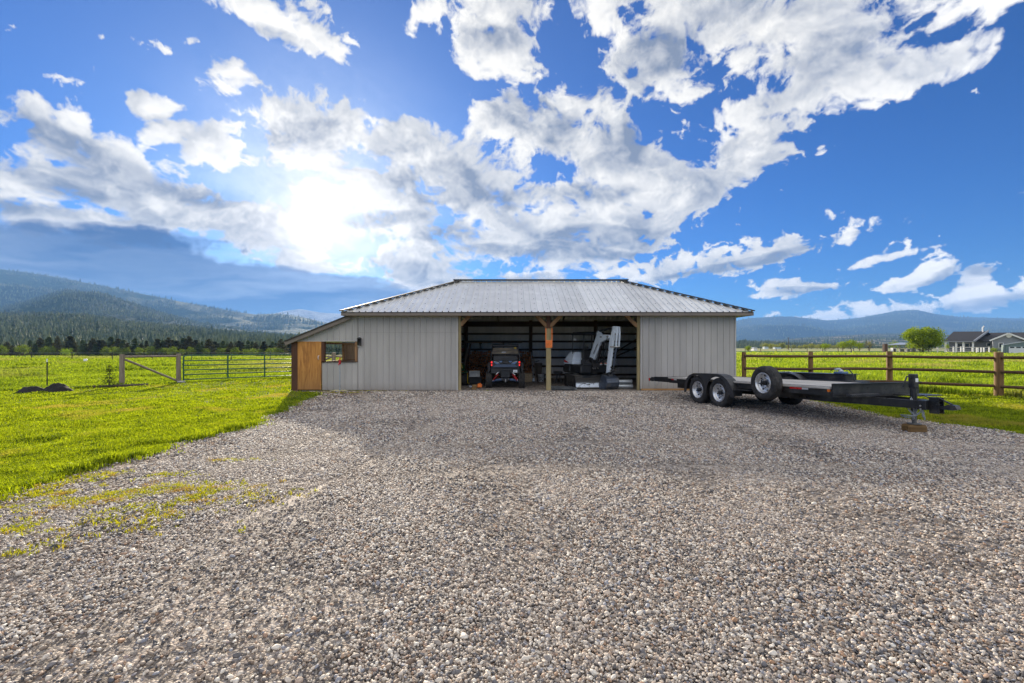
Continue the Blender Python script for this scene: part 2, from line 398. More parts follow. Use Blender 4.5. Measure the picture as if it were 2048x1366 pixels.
M['oldwoodx'] = wood('weathered_rail_wood', (.13, .10, .075), (.34, .28, .22), 0)
M['fence'] = wood('stained_fence_rail', (.055, .03, .016), (.16, .085, .042), 0, .7)
M['fencep'] = wood('stained_fence_post', (.10, .052, .02), (.27, .155, .06), 2, .7)
M['green'] = paint('green_gate_paint', (.012, .085, .045), .35, 0, .3, 8)
M['black'] = paint('black_steel_paint', (.018, .019, .022), .38, .2, .35, 5, dirt=(.07, .065, .06))
M['blackpl'] = paint('black_plastic', (.02, .021, .024), .5, 0, .3, 8)
M['rubber'] = paint('tyre_rubber', (.022, .022, .023), .8, 0, .35, 12, dirt=(.07, .062, .055), bump=.3)
M['rubberd'] = paint('dusty_rubber', (.04, .038, .036), .85, 0, .3, 9, dirt=(.10, .085, .07), bump=.3)
M['rim'] = paint('silver_wheel', (.62, .63, .65), .32, .75, .1, 8)
M['chrome'] = paint('bare_steel', (.55, .54, .53), .3, .9, .2, 12)
M['galvp'] = paint('galvanised_pipe', (.42, .45, .48), .4, .7, .2, 8)
M['jack'] = paint('dull_jack_tube', (.14, .135, .125), .5, .3, .35, 14)
M['white'] = paint('white_paint', (.72, .73, .74), .4, 0, .08, 5)
M['machine'] = paint('machine_white_paint', (.72, .80, .90), .35, 0, .06, 4)
M['red'] = paint('red_reflector', (.8, .018, .018), .3, 0, .1, 6)
M['redp'] = paint('red_paint', (.45, .025, .03), .4, 0, .15, 6)
M['orange'] = paint('orange_paint', (.85, .20, .03), .5, 0, .1, 8)
M['amber'] = paint('amber_lens', (.9, .20, .02), .25, 0, .05, 6)
M['yellow'] = paint('yellow_plastic', (.75, .50, .02), .4, 0, .1, 6)
M['deck'] = wood('weathered_deck_boards', (.34, .31, .28), (.62, .59, .54), 1, .8, 1.2)
M['block'] = wood('wood_block', (.10, .055, .02), (.26, .16, .065), 0, .75)
M['concrete'] = paint('concrete_block', (.42, .41, .40), .9, 0, .15, 12, bump=.4)
M['bark'] = wood('tree_bark', (.045, .035, .028), (.12, .095, .075), 2, .9)
M['soil'] = paint('black_soil', (.012, .010, .009), .95, 0, .5, 14, bump=1)
M['blue'] = paint('blue_grey_plastic', (.10, .17, .32), .32, .1, .1, 4)
M['seat'] = paint('seat_vinyl', (.03, .03, .032), .55, 0, .3, 6)
M['tarblack'] = paint('roof_shingles', (.035, .036, .042), .9, 0, .35, 30, bump=.5)
M['houseg'] = paint('grey_house_siding', (.22, .24, .28), .7, 0, .08, 2)
M['hgreen'] = paint('green_shop_siding', (.16, .22, .22), .6, 0, .1, 2)
M['glass'] = None
t = NT('dark_glass'); t.bsdf((.03, .035, .04), .08, 0, None, .6); M['glass'] = t.m
# diamond plate
t = NT('diamond_plate'); p = t.obj(); c = t.ramp(t.noise(p, 5, 6), [(.3, (.022, .023, .027)), (.7, (.05, .05, .053))])
w1 = t.n('TexWave', i_Scale=14.0, wave_type='BANDS', bands_direction='DIAGONAL'); t.set(w1.inputs['Vector'], p)
w2 = t.n('TexChecker', i_Scale=42.0); t.set(w2.inputs['Vector'], p)
t.bsdf(c, .36, .35, t.bump(t.math('MULTIPLY', w1.outputs[1], w2.outputs[1]), .8, .004)); M['plate'] = t.m
# foliage: reflective plus translucent leaf
def leaf_mat(name, dark, light, trans=.5, sc=.8, attr=True, dry=None):
    t = NT(name); p = t.pos(); n = t.noise(p, sc, 3)
    f = n
    if attr: a = t.n('Attribute', attribute_name='tone'); f = t.math('ADD', t.math('MULTIPLY', n, .5), t.math('MULTIPLY', a.outputs['Fac'], .5))
    c = t.ramp(f, [(.28, dark), (.72, light)])
    if dry:
        d = t.noise(p, dry[1], 4); c = t.mix(t.ramp(d, [(dry[2], 0), (dry[2]+.13, 1)]), c, dry[0])
    df = t.n('BsdfDiffuse'); t.set(df.inputs[0], c); tr = t.n('BsdfTranslucent'); t.set(tr.inputs[0], t.mix(1.0, c, (1.0, 1.0, .55), 'MULTIPLY'))
    gl = t.n('BsdfGlossy'); gl.inputs[1].default_value = .45; t.set(gl.inputs[0], (.5, .5, .5))
    m1 = t.n('MixShader', i_0=trans); t.set(m1.inputs[1], df.outputs[0]); t.set(m1.inputs[2], tr.outputs[0])
    m2 = t.n('MixShader', i_0=.03); t.set(m2.inputs[1], m1.outputs[0]); t.set(m2.inputs[2], gl.outputs[0])
    t.t.links.new(m2.outputs[0], t.out.inputs[0]); return t.m
M['lawn'] = leaf_mat('lawn_blades', (.06, .115, .004), (.50, .58, .016), .65, 2.2, dry=((.46, .38, .08), .55, .56))
M['field'] = leaf_mat('meadow_blades', (.08, .16, .010), (.52, .64, .04), .65, .35, dry=((.46, .42, .16), .12, .53))
M['weed'] = leaf_mat('driveway_weeds', (.30, .34, .01), (.66, .60, .03), .55, 3, dry=((.45, .28, .10), 3.0, .52))
M['maple'] = leaf_mat('maple_leaves', (.07, .14, .006), (.42, .52, .015), .5, .5)
M['decid'] = leaf_mat('light_broadleaf', (.06, .10, .012), (.24, .32, .035), .5, .08)
M['conifer'] = leaf_mat('conifer_needles', (.028, .034, .012), (.075, .080, .026), .25, .08)
M['conifer_b'] = leaf_mat('brownish_conifer_needles', (.05, .052, .02), (.13, .12, .05), .3, .08)
M['conifer_c'] = leaf_mat('green_conifer_needles', (.04, .065, .02), (.11, .15, .05), .3, .08)
M['pasture'] = leaf_mat('pasture_blades', (.06, .12, .008), (.42, .52, .026), .65, .30, dry=((.34, .33, .12), .07, .50))
M['spruce'] = leaf_mat('young_spruce_needles', (.03, .05, .015), (.10, .13, .04), .3, 3)
M['farwood'] = leaf_mat('far_forest', (.035, .060, .034), (.13, .165, .085), .2, .004)  # lighter, bluish tone: distance haze put into the needle colour

# ---------------------------------------------------------------- ground
def value_noise(seed, n=256):
    g = np.random.default_rng(seed).random((n, n)).astype('f4')
    def f(x, y):
        x = np.asarray(x, 'f8') % n; y = np.asarray(y, 'f8') % n
        i = x.astype(int); j = y.astype(int); fx = x-i; fy = y-j; fx = fx*fx*(3-2*fx); fy = fy*fy*(3-2*fy)
        i %= n; j %= n
        i2 = (i+1) % n; j2 = (j+1) % n
        return (g[j, i]*(1-fx)+g[j, i2]*fx)*(1-fy)+(g[j2, i]*(1-fx)+g[j2, i2]*fx)*fy
    return f
vn = value_noise(3)
def fbm(x, y, o=5, k=.5):
    return sum((vn(x*2**i+17*i, y*2**i+5*i)-.5)*k**i for i in range(o))
def sstep(a, b, x):
    t = np.clip((np.asarray(x, 'f8')-a)/(b-a), 0, 1); return t*t*(3-2*t)
def gz(x, y):
    """height of the ground: level round the yard, the left pasture falls away a little"""
    left = sstep(30, -60, x)
    return -2.9*left*sstep(50, 230, y)-.6*(1-left)*sstep(200, 600, y)
# outline of the gravel yard
def left_edge(y):   # x of the lawn's edge on the left
    return np.interp(y, [-6, 4.6, 6, 8, 10, 12, 14, 15.6, 16.4, 17.0], [-5.0, -5.3, -5.55, -5.45, -5.45, -5.85, -6.2, -6.45, -7.0, -8.2])+.40*fbm(np.asarray(y)*1.7, 3.3, 6, .6)
def right_edge(y):
    return np.interp(y, [-6, 8.4, 10.5, 14, 16, 17.2], [9.6, 9.35, 8.75, 9.0, 8.9, 8.2])+.22*fbm(np.asarray(y)*1.1, 9.3, 4)

def grass_ground(name, dark, light, dry):
    t = NT(name); p = t.pos(); f = t.noise(p, 22, 6, .7); g = t.noise(p, .35, 5); h = t.noise(t.vmul(p, (.06, .10, 1)), 1, 6, .6)
    c = t.ramp(f, [(.3, dark), (.7, light)]); c = t.mix(t.ramp(g, [(.42, 0), (.72, .7)]), c, dry)
    c = t.mix(t.ramp(h, [(.45, 0), (.62, .75)]), c, tuple(x*.9 for x in dry))
    sp = t.n('SeparateXYZ'); t.set(sp.inputs[0], p); far = t.n('MapRange'); t.set(far.inputs[0], t.math('ADD', sp.outputs[1], t.math('MULTIPLY', h, 60))); far.inputs[1].default_value = 95; far.inputs[2].default_value = 150; c = t.mix(t.math('MULTIPLY', far.outputs[0], .75), c, (.46, .42, .22))
    t.bsdf(c, .95, 0, t.bump(f, .8, .03), .1); return t.m
M['ground'] = grass_ground('meadow_ground', (.035, .06, .010), (.13, .19, .025), (.24, .24, .09))
xs = np.concatenate([-np.geomspace(15000, 20, 60), np.linspace(-18, 18, 37), np.geomspace(20, 15000, 60)])
ys = np.concatenate([-np.geomspace(400, 12, 12), np.linspace(-10, 50, 31), np.geomspace(54, 16000, 90)])
GX, GY = np.meshgrid(xs, ys); GZ = gz(GX, GY)
nx, ny = len(xs), len(ys); I = (np.arange(ny-1)[:, None]*nx+np.arange(nx-1)[None, :]).ravel()
np_mesh('ground', np.stack([GX, GY, GZ], -1).reshape(-1, 3), np.stack([I, I+1, I+nx+1, I+nx], -1), M['ground'], 'structure', smooth=True)

TRACKS = [(-17.5, 9.0, 14.1), (-17.5, 9.0, 15.75), (15.5, 14.5, 10.6), (15.5, 14.5, 12.3), (3.0, -14.0, 20.2), (3.0, -14.0, 21.8)]     # tyre tracks as arcs: centre x, y, radius
def track_mask(t, p):
    """0..1 where wheels have packed the gravel"""
    tot = None; n = t.noise(p, .8, 4, .6)
    for cx, cy, r in TRACKS:
        d = t.n('VectorMath', operation='DISTANCE'); t.set(d.inputs[0], t.vmul(p, (1, 1, 0))); d.inputs[1].default_value = (cx, cy, 0)
        e = t.math('ABSOLUTE', t.math('SUBTRACT', t.math('ADD', d.outputs['Value'], t.math('MULTIPLY', n, .5)), r+.25))
        k = t.math('SUBTRACT', 1.0, t.math('MULTIPLY', e, 3.6)); k = t.math('MAXIMUM', k, 0.0)
        tot = k if tot is None else t.math('MAXIMUM', tot, k)
    return t.math('MULTIPLY', tot, t.ramp(t.noise(p, .45, 5, .65), [(.38, 0), (.6, 1)]))
# gravel: grey, tan and rust stones seen at every size
t = NT('gravel'); p = t.pos()
v = t.n('TexVoronoi', i_Scale=44.0); t.set(v.inputs['Vector'], p); v2 = t.n('TexVoronoi', i_Scale=44.0, feature='DISTANCE_TO_EDGE'); t.set(v2.inputs['Vector'], p)
sep = t.n('SeparateColor'); t.set(sep.inputs[0], v.outputs['Color'])
STONE = [(0, (.050, .050, .056)), (.16, (.15, .145, .155)), (.30, (.38, .325, .27)), (.46, (.19, .135, .10)), (.60, (.55, .47, .39)), (.80, (.74, .69, .61)), (.915, (.36, .21, .12)), (.95, (.27, .28, .32))]
c = t.ramp(sep.outputs[0], STONE)
fine = t.noise(p, 120, 3, .7); c = t.mix(.35, c, t.ramp(fine, [(.3, (.06, .055, .055)), (.7, (.5, .48, .46))]))
c = t.mix(t.ramp(v2.outputs[0], [(0, .85), (.10, 0)]), c, (.045, .038, .034))  # shade in the crevices between stones put into the colour
big = t.noise(t.vmul(p, (1, .55, 1)), .55, 6, .62); c = t.mix(t.ramp(big, [(.44, 0), (.66, .5)]), c, (.50, .42, .35))
mid = t.noise(p, 6, 4, .6); c = t.mix(t.ramp(mid, [(.35, .3), (.65, 0)]), c, (.10, .095, .10))
sx_ = t.n('SeparateXYZ'); t.set(sx_.inputs[0], p); ed_ = t.n('MapRange'); t.set(ed_.inputs[0], t.math('ADD', sx_.outputs[0], t.math('MULTIPLY', t.noise(p, 1.3, 5, .6), 1.6))); ed_.inputs[1].default_value = -3.95; ed_.inputs[2].default_value = -4.65
c = t.mix(t.math('MULTIPLY', ed_.outputs[0], .8), c, t.ramp(fine, [(.3, (.09, .055, .03)), (.7, (.30, .20, .12))]))
tk_ = track_mask(t, p); c = t.mix(t.math('MULTIPLY', tk_, .8), c, (.50, .435, .37))
v3 = t.n('TexVoronoi', i_Scale=15.0); t.set(v3.inputs['Vector'], p); s3 = t.n('SeparateColor'); t.set(s3.inputs[0], v3.outputs['Color'])
c = t.mix(1.0, c, t.ramp(s3.outputs[1], [(0, .55), (.35, .85), (.7, 1.15), (1, 1.5)]), 'MULTIPLY')
c = t.mix(1.0, c, (.95, .93, .91), 'MULTIPLY')
t.bsdf(c, .8, 0, t.bump(v2.outputs[0], 1.0, .02), .25); M['gravel'] = t.m
yy = np.concatenate([np.linspace(-6, 2, 10), np.linspace(2.2, 17.0, 150)])
L, Rr = left_edge(yy), right_edge(yy); nn = 24
V = []; 
for a, b, y in zip(L, Rr, yy):
    for k in range(nn+1): V.append((a+(b-a)*k/nn, y, .004))
V = np.array(V); I = (np.arange(len(yy)-1)[:, None]*(nn+1)+np.arange(nn)[None, :]).ravel()
np_mesh('gravel_yard', V, np.stack([I, I+1, I+nn+2, I+nn+1], -1), M['gravel'], 'structure')
# inside the barn: gravel trodden into dirt
mb = MB(); mb.box(-5.6, 8.15, 17.0, 23.75, -.02, .008); mb.build('barn_floor', M['gravel'])['kind'] = 'structure'

# ---------------------------------------------------------------- loose stones in the foreground
def stones():
    rg = np.random.default_rng(11); P = []; y = 1.3
    while y < 16.75:
        s = .0135+.0013*(y-2)+.0008*max(0, y-9)
        x = np.arange(max(-7.5, -1.16*y-2.6), min(9.8, 1.16*y+2.6), s); x = x+rg.uniform(-.5, .5, len(x))*s
        yv = y+rg.uniform(-.55, .55, len(x))*s
        k = (x > left_edge(yv)+.02*rg.random(len(x))) & (x < right_edge(yv))
        # fewer loose stones where wheels have pressed the surface flat
        lp = fbm(x*.9, yv*.5, 4)
        k &= rg.random(len(x)) > .75*np.clip((-4.55-x+1.4*fbm(x*1.3, yv*1.3, 3))/.6, 0, 1)
        tw = np.max([np.clip(1-3.6*np.abs(np.hypot(x-a, yv-b)-r), 0, 1) for a, b, r in TRACKS], 0)*np.clip(fbm(x*.5+3, yv*.5, 3)*3+.6, 0, 1)
        k &= rg.random(len(x)) < (1-.8*tw)*np.clip(1.2-4.5*np.clip(lp-.10, 0, 1)-.02*(yv-5).clip(0, 4), .22, 1)
        P.append(np.stack([x[k], yv[k]], -1)); y += s*.92
    P = np.concatenate(P); n = len(P)
    sc = np.exp(rg.normal(0, .30, n))*.0078*(1+.07*(P[:, 1]-2)+.045*(P[:, 1]-9).clip(0)); sc = np.minimum(sc, .026)
    z = .004+rg.random(n)**1.6*.014+.014*np.clip(fbm(P[:, 0]*2, P[:, 1]*2, 3)+.2, 0, 1)
    V = np.column_stack([P, z]).astype('f4')
    me = bpy.data.meshes.new('gravel_stones'); me.vertices.add(n); me.vertices.foreach_set('co', V.ravel())
    a = me.attributes.new('size', 'FLOAT_VECTOR', 'POINT')
    a.data.foreach_set('vector', np.column_stack([sc*rg.uniform(.8, 1.3, n), sc*rg.uniform(.7, 1.0, n), sc*rg.uniform(.5, .95, n)]).astype('f4').ravel())
    a = me.attributes.new('turn', 'FLOAT_VECTOR', 'POINT')
    a.data.foreach_set('vector', np.column_stack([rg.normal(0, .3, n), rg.normal(0, .3, n), rg.uniform(0, 6.28, n)]).astype('f4').ravel())
    a = me.attributes.new('pick', 'INT', 'POINT'); a.data.foreach_set('value', rg.integers(0, 6, n).astype('i4'))
    o = bpy.data.objects.new('gravel_stones', me); C.objects.link(o)
    # stone material
    t = NT('river_stone'); oi = t.n('ObjectInfo'); c = t.ramp(oi.outputs['Random'], STONE)
    w = t.noise(oi.outputs['Location'], .55, 5, .6); c = t.mix(t.ramp(w, [(.46, 0), (.68, .4)]), c, (.52, .44, .37)); c = t.mix(t.math('MULTIPLY', track_mask(t, oi.outputs['Location']), .7), c, (.48, .41, .34))
    o2 = t.noise(t.obj(), 1.6, 4, .6); c = t.mix(.35, c, t.mix(1, c, t.ramp(o2, [(.3, .35), (.7, 1.4)]), 'MULTIPLY'))
    t.bsdf(c, .62, 0, None, .35); me.materials.append(t.m)
    g = bpy.data.node_groups.new('stones', 'GeometryNodeTree')
    g.interface.new_socket('Geometry', in_out='INPUT', socket_type='NodeSocketGeometry'); g.interface.new_socket('Geometry', in_out='OUTPUT', socket_type='NodeSocketGeometry')
    N = g.nodes.new; Lk = g.links.new; gi = N('NodeGroupInput'); go = N('NodeGroupOutput')
    gti = N('GeometryNodeGeometryToInstance')
    for k in range(6):
        ic = N('GeometryNodeMeshIcoSphere'); ic.inputs['Radius'].default_value = 1; ic.inputs['Subdivisions'].default_value = 2
        sp = N('GeometryNodeSetPosition'); nz = N('ShaderNodeTexNoise'); nz.noise_dimensions = '4D'; nz.inputs['W'].default_value = k*3.7+.5
        nz.inputs['Scale'].default_value = .75; nz.inputs['Detail'].default_value = 1
        vm = N('ShaderNodeVectorMath'); vm.operation = 'SUBTRACT'; vm.inputs[1].default_value = (.5, .5, .5); vs = N('ShaderNodeVectorMath'); vs.operation = 'SCALE'; vs.inputs['Scale'].default_value = 1.5
        Lk(nz.outputs['Color'], vm.inputs[0]); Lk(vm.outputs[0], vs.inputs[0]); Lk(ic.outputs['Mesh'], sp.inputs['Geometry']); Lk(vs.outputs[0], sp.inputs['Offset'])
        ss = N('GeometryNodeSetShadeSmooth'); Lk(sp.outputs[0], ss.inputs[0]); sm = N('GeometryNodeSetMaterial'); sm.inputs['Material'].default_value = t.m
        Lk(ss.outputs[0], sm.inputs[0]); Lk(sm.outputs[0], gti.inputs[0])
    ip = N('GeometryNodeInstanceOnPoints'); Lk(gi.outputs[0], ip.inputs['Points']); Lk(gti.outputs[0], ip.inputs['Instance']); ip.inputs['Pick Instance'].default_value = True
    def named(nm, ty):
        a = N('GeometryNodeInputNamedAttribute'); a.data_type = ty; a.inputs[0].default_value = nm; return a.outputs[0]
    Lk(named('pick', 'INT'), ip.inputs['Instance Index']); Lk(named('turn', 'FLOAT_VECTOR'), ip.inputs['Rotation']); Lk(named('size', 'FLOAT_VECTOR'), ip.inputs['Scale'])
    Lk(ip.outputs[0], go.inputs[0])
    md = o.modifiers.new('stones', 'NODES'); md.node_group = g
    tag(o, 'loose grey and tan river stones covering the driveway', 'gravel', kind='stuff')
    print('stones', n)
stones()

# ---------------------------------------------------------------- grass
def blades(name, P, h, wd, nb, mat, spread, lean=.5, seed=1):
    """tufts of blades: P (n,2) positions, h (n,) heights, wd (n,) blade width; each blade two bent triangles"""
    rg = np.random.default_rng(seed); n = len(P); k = n*nb
    X = np.repeat(P, nb, 0)+rg.normal(0, 1, (k, 2))*np.repeat(spread, nb)[:, None]
    H = np.repeat(h, nb)*rg.uniform(.45, 1.15, k); W = np.repeat(wd, nb)*rg.uniform(.6, 1.3, k)
    a = rg.uniform(0, 2*math.pi, k); l = rg.uniform(.1, 1, k)*lean; d = np.stack([np.cos(a), np.sin(a)], -1)
    b = rg.uniform(0, 2*math.pi, k); s = np.stack([np.cos(b), np.sin(b)], -1)*W[:, None]/2
    z0 = gz(X[:, 0], X[:, 1])
    A = np.column_stack([X-s, z0]); B = np.column_stack([X+s, z0]); mid = X+d*(H*l*.25)[:, None]
    Cc = np.column_stack([mid+s*.75, z0+H*.6]); D = np.column_stack([X+d*(H*l*.95)[:, None], z0+H*(1-.25*l)])
    D2 = np.column_stack([mid-s*.75, z0+H*.6])
    V = np.stack([A, B, Cc, D2, D], 1).reshape(-1, 3); i = np.arange(k)*5
    F = np.concatenate([np.stack([i, i+1, i+2], -1), np.stack([i, i+2, i+3], -1), np.stack([i+3, i+2, i+4], -1)])
    tone = np.repeat(np.clip(.6*rg.random(k)+.4*np.repeat(rg.random(n), nb), 0, 1), 5)
    return np_mesh(name, V, F, mat, 'stuff', tone)
def screen_points(n, y0, y1, p0, p1, rg):
    """points spread evenly over what one sees of the ground between two distances"""
    r0, r1 = 1/y1, 1/y0; inv = rg.uniform(r0, r1, n); y = 1/inv; x = rg.uniform(p0, p1, n)*y; return np.stack([x, y], -1)
rg = np.random.default_rng(4)
def barn_foot(x, y): return (x > -8.1) & (x < 8.3) & (y > 16.95) & (y < 23.9)
def lawn_left_far(x):   # where the mown lawn meets the taller pasture
    return np.interp(x, [-40, -20, -16.5, -14.8, -11, -8], [15.5, 16.6, 17.9, 20.9, 23.6, 24.2])
P = screen_points(120000, 3.6, 25, -1.32, -.30, rg)
k = (P[:, 0] < left_edge(P[:, 1])+rg.exponential(.07, len(P))-.04) | ((P[:, 1] > 17) & (P[:, 0] < -8.1))
P = P[k & (P[:, 1] < lawn_left_far(P[:, 0])+.15) & ~barn_foot(P[:, 0], P[:, 1])]
Y = P[:, 1]
edge = np.exp(-np.abs(P[:, 0]-left_edge(Y))/.22)*(Y < 16)
clump = np.clip(.5+2.2*fbm(P[:, 0]*1.1, Y*1.1, 4), .15, 1.4)
o = blades('lawn_grass', P, (.025+.050*clump)*(1+1.1*edge), .0045+.0014*Y, 5, M['lawn'], .02+.0035*Y, .8, 1)
tag(o, 'short mown bright green lawn left of the gravel drive', 'grass')
P = screen_points(75000, 7.0, 17.5, .45, 1.55, rg)
P = P[(P[:, 0] > right_edge(P[:, 1])-rg.exponential(.07, len(P))+.04) & (P[:, 1] < np.interp(P[:, 0], [8, 13.7, 15.3, 19], [16.6, 16.6, 14.4, 9]))]; Y = P[:, 1]
clump = np.clip(.5+2.2*fbm(P[:, 0]*1.1, Y*1.1, 4), .15, 1.4)
o = blades('lawn_strip', P, .035+.065*clump, .0045+.0014*Y, 5, M['lawn'], .02+.0035*Y, .8, 2)
tag(o, 'short lawn strip between the gravel and the rail fence', 'grass')
# taller meadow
P = screen_points(95000, 15, 130, -1.35, -.2, rg); P = P[(P[:, 1] > lawn_left_far(P[:, 0])-.1) & ~barn_foot(P[:, 0], P[:, 1])]; Y = P[:, 1]
cl = np.clip(.5+2.4*fbm(P[:, 0]*.22, Y*.22, 4), .1, 1.5)
o = blades('pasture_grass', P, (.07+.22*cl), .008+.0020*Y, 5, M['pasture'], .03+.004*Y, .7, 3)
tag(o, 'uneven green pasture grass beyond the green gate', 'grass')
P = screen_points(105000, 13, 130, .38, 1.5, rg)
P = P[(P[:, 1] > np.interp(P[:, 0], [8, 13.7, 15.3, 19], [17.0, 17.0, 14.9, 9.5])) & ~barn_foot(P[:, 0], P[:, 1])]; Y = P[:, 1]
cl = np.clip(.5+2.4*fbm(P[:, 0]*.3, Y*.3, 4), .1, 1.5)
o = blades('meadow_grass', P, (.22+.28*cl)*np.where(Y < 22, 1.0, .8), .008+.0017*Y, 5, M['field'], .03+.004*Y, .6, 4)
tag(o, 'tall bright green meadow grass behind the brown rail fence', 'grass')
# weeds creeping over the gravel near the lawn
W = []
for cx, cy, rx, ry, n in [(-4.5, 4.75, .9, .35, 900), (-3.9, 5.15, 1.0, .3, 800), (-4.4, 4.1, .5, .3, 300), (-3.3, 4.9, .9, .35, 260), (-4.6, 5.75, .6, .14, 260), (-4.9, 5.3, .5, .5, 300), (-3.6, 4.3, .8, .3, 140), (-3.9, 6.5, .45, .08, 60), (-3.9, 3.7, .3, .15, 60), (-5.0, 3.9, .5, .5, 120),
                          (2.25, 4.4, .05, .03, 8), (-6.2, 16.3, .9, .25, 160), (2.8, 10.9, .08, .04, 12), (8.9, 12.5, .3, 1.2, 160), (-5.0, 16.85, .9, .06, 60), (-.9, 16.9, .15, .04, 14)]:
    q = rg.normal(0, 1, (n, 2))*(rx*.6, ry*.6)+(cx, cy); W.append(q)
P = np.concatenate(W); P = P[fbm(P[:, 0]*3, P[:, 1]*5, 3) > -.12]
o = blades('driveway_weeds', P, rg.uniform(.02, .06, len(P)), np.full(len(P), .009), 10, M['weed'], np.full(len(P), .022), 1.3, 5)
tag(o, 'low yellow green weeds creeping over the gravel by the lawn', 'weeds')

# ---------------------------------------------------------------- hills
def hill_mat(name, dark, light, open_, thr, sc):
    t = NT(name); p = t.pos(); f = t.noise(p, .035*sc, 8, .75); g = t.noise(p, .0022*sc, 6, .6); h = t.noise(p, .0009*sc, 5, .65)
    c = t.ramp(f, [(.35, dark), (.68, light)]); c = t.mix(t.ramp(g, [(thr, 0), (thr+.07, 1)]), c, open_)
    c = t.mix(t.ramp(h, [(.4, .5), (.65, 0)]), c, tuple(x*.6 for x in dark))
    t.bsdf(c, .95, 0, t.bump(f, 1.0, 14/sc), .05); return t.m
def hill(name, prof, y0, y1, mat, z0=-4, amp=.06, power=1.0, n=260, m=60, back=.35, seed=0):
    """a range whose skyline runs through prof, rising from distance y0 to its crest at y1"""
    px = np.linspace(prof[0][0], prof[-1][0], n); ry = np.interp(px, [a for a, b in prof], [b for a, b in prof])
    zr = EYE+(HY-ry)/FPX*y1
    v = np.concatenate([np.linspace(0, 1, m), 1+np.linspace(0, 1, 12)[1:]*back]); PX, VV = np.meshgrid(px, v)
    Y = y0+(y1-y0)*VV; X = (PX-CX)/FPX*Y; ZR = np.broadcast_to(zr, X.shape)
    up = np.clip(VV, 0, 1)**power; Z = z0+(ZR-z0)*up
    s = (y1-y0)*.35; nz = fbm(X/s+seed, Y/s+seed, 5, .5)
    Z = Z+nz*amp*(ZR-z0)*4*np.sin(np.clip(VV, 0, 1)*math.pi)**.8
    fall = np.clip(VV-1, 0, 1)/back; Z = np.where(VV > 1, ZR-(ZR-z0)*fall**.9*1.0, Z)
    nn = len(px); I = (np.arange(len(v)-1)[:, None]*nn+np.arange(nn-1)[None, :]).ravel()
    o = np_mesh(name, np.stack([X, Y, Z], -1).reshape(-1, 3), np.stack([I, I+1, I+nn+1, I+nn], -1), mat, 'structure', smooth=True)
    def surf(a, b):   # a along (0..1), b up the slope (0..1)
        i = np.clip(a*(nn-1), 0, nn-1.001); j = np.clip(b*(m-1), 0, m-1.001); i0 = i.astype(int); j0 = j.astype(int); fi = (i-i0)[:, None]; fj = (j-j0)[:, None]
        Q = np.stack([X, Y, Z], -1); return (Q[j0, i0]*(1-fi)+Q[j0, i0+1]*fi)*(1-fj)+(Q[j0+1, i0]*(1-fi)+Q[j0+1, i0+1]*fi)*fj
    return o, surf
def far_trees(name, Q, h, label, mat='farwood', seed=1):
    """one mass of conifers, each two ragged cones"""
    rg = np.random.default_rng(seed); n = len(Q); s = 6
    H = h*np.exp(rg.normal(0, .28, n)); Wd = H*rg.uniform(.14, .24, n); a0 = rg.uniform(0, 6.28, n)
    ang = a0[:, None]+np.arange(s)*2*math.pi/s; rr = rg.uniform(.7, 1.25, (n, s))*Wd[:, None]
    def ring(k, z): return np.stack([Q[:, :1]+np.cos(ang)*rr*k, Q[:, 1:2]+np.sin(ang)*rr*k, Q[:, 2:3]+(H*z)[:, None]+rg.normal(0, .03, (n, s))*H[:, None]], -1)
    r1, r2 = ring(1, .12), ring(.66, .5); t1 = Q+np.stack([0*H, 0*H, H*.72], -1); t2 = Q+np.stack([0*H, 0*H, H], -1)
    V = np.concatenate([r1, r2, t1[:, None], t2[:, None]], 1).reshape(-1, 3); b = np.arange(n)[:, None]*(2*s+2); k = np.arange(s)[None, :]
    F = np.concatenate([np.stack([b+k, b+(k+1) % s, b+2*s+0*k], -1).reshape(-1, 3), np.stack([b+s+k, b+s+(k+1) % s, b+2*s+1+0*k], -1).reshape(-1, 3)])
    o = np_mesh(name, V, F, M[mat], 'stuff', np.repeat(rg.random(n), 2*s+2)); tag(o, label, 'forest'); return o
rg = np.random.default_rng(21)
HM = hill_mat('hill_forest', (.022, .045, .022), (.07, .105, .045), (.16, .17, .08), .58, 1)
HM2 = hill_mat('hill_forest_right', (.022, .036, .022), (.055, .075, .04), (.13, .125, .08), .64, .8)
HF = hill_mat('hill_foot', (.04, .05, .025), (.09, .10, .045), (.36, .29, .17), .50, 2.2)
HP = hill_mat('peak_snow', (.30, .33, .38), (.55, .57, .6), (.7, .7, .7), .5, .4)
L1 = [(-420, 618), (-150, 624), (0, 628), (100, 627), (170, 631), (260, 646), (330, 652), (400, 659), (480, 667), (560, 673), (700, 681), (860, 688)]
L2 = [(-420, 585), (-200, 600), (0, 618), (60, 600), (130, 581), (200, 588), (260, 606), (330, 628), (400, 648), (500, 663), (620, 676), (760, 690)]
L3 = [(-500, 490), (-200, 512), (0, 538), (100, 552), (200, 571), (300, 591), (400, 611), (460, 622), (510, 629), (560, 627), (600, 633), (660, 648), (740, 668), (860, 690)]
L4 = [(460, 650), (500, 640), (540, 629), (570, 622), (600, 618), (640, 625), (700, 629), (800, 634), (1000, 650), (1300, 680)]
_, s1 = hill('foothill', L1, 420, 1300, HM, power=.9, amp=.05, seed=3)
_, s2 = hill('hill_spur', L2, 1200, 2600, HM, power=.95, seed=8)
_, s3 = hill('hill_ridge', L3, 2400, 4300, HM, amp=.07, seed=14)
hill('far_peak', L4, 6000, 7600, HP, amp=.05, seed=4)
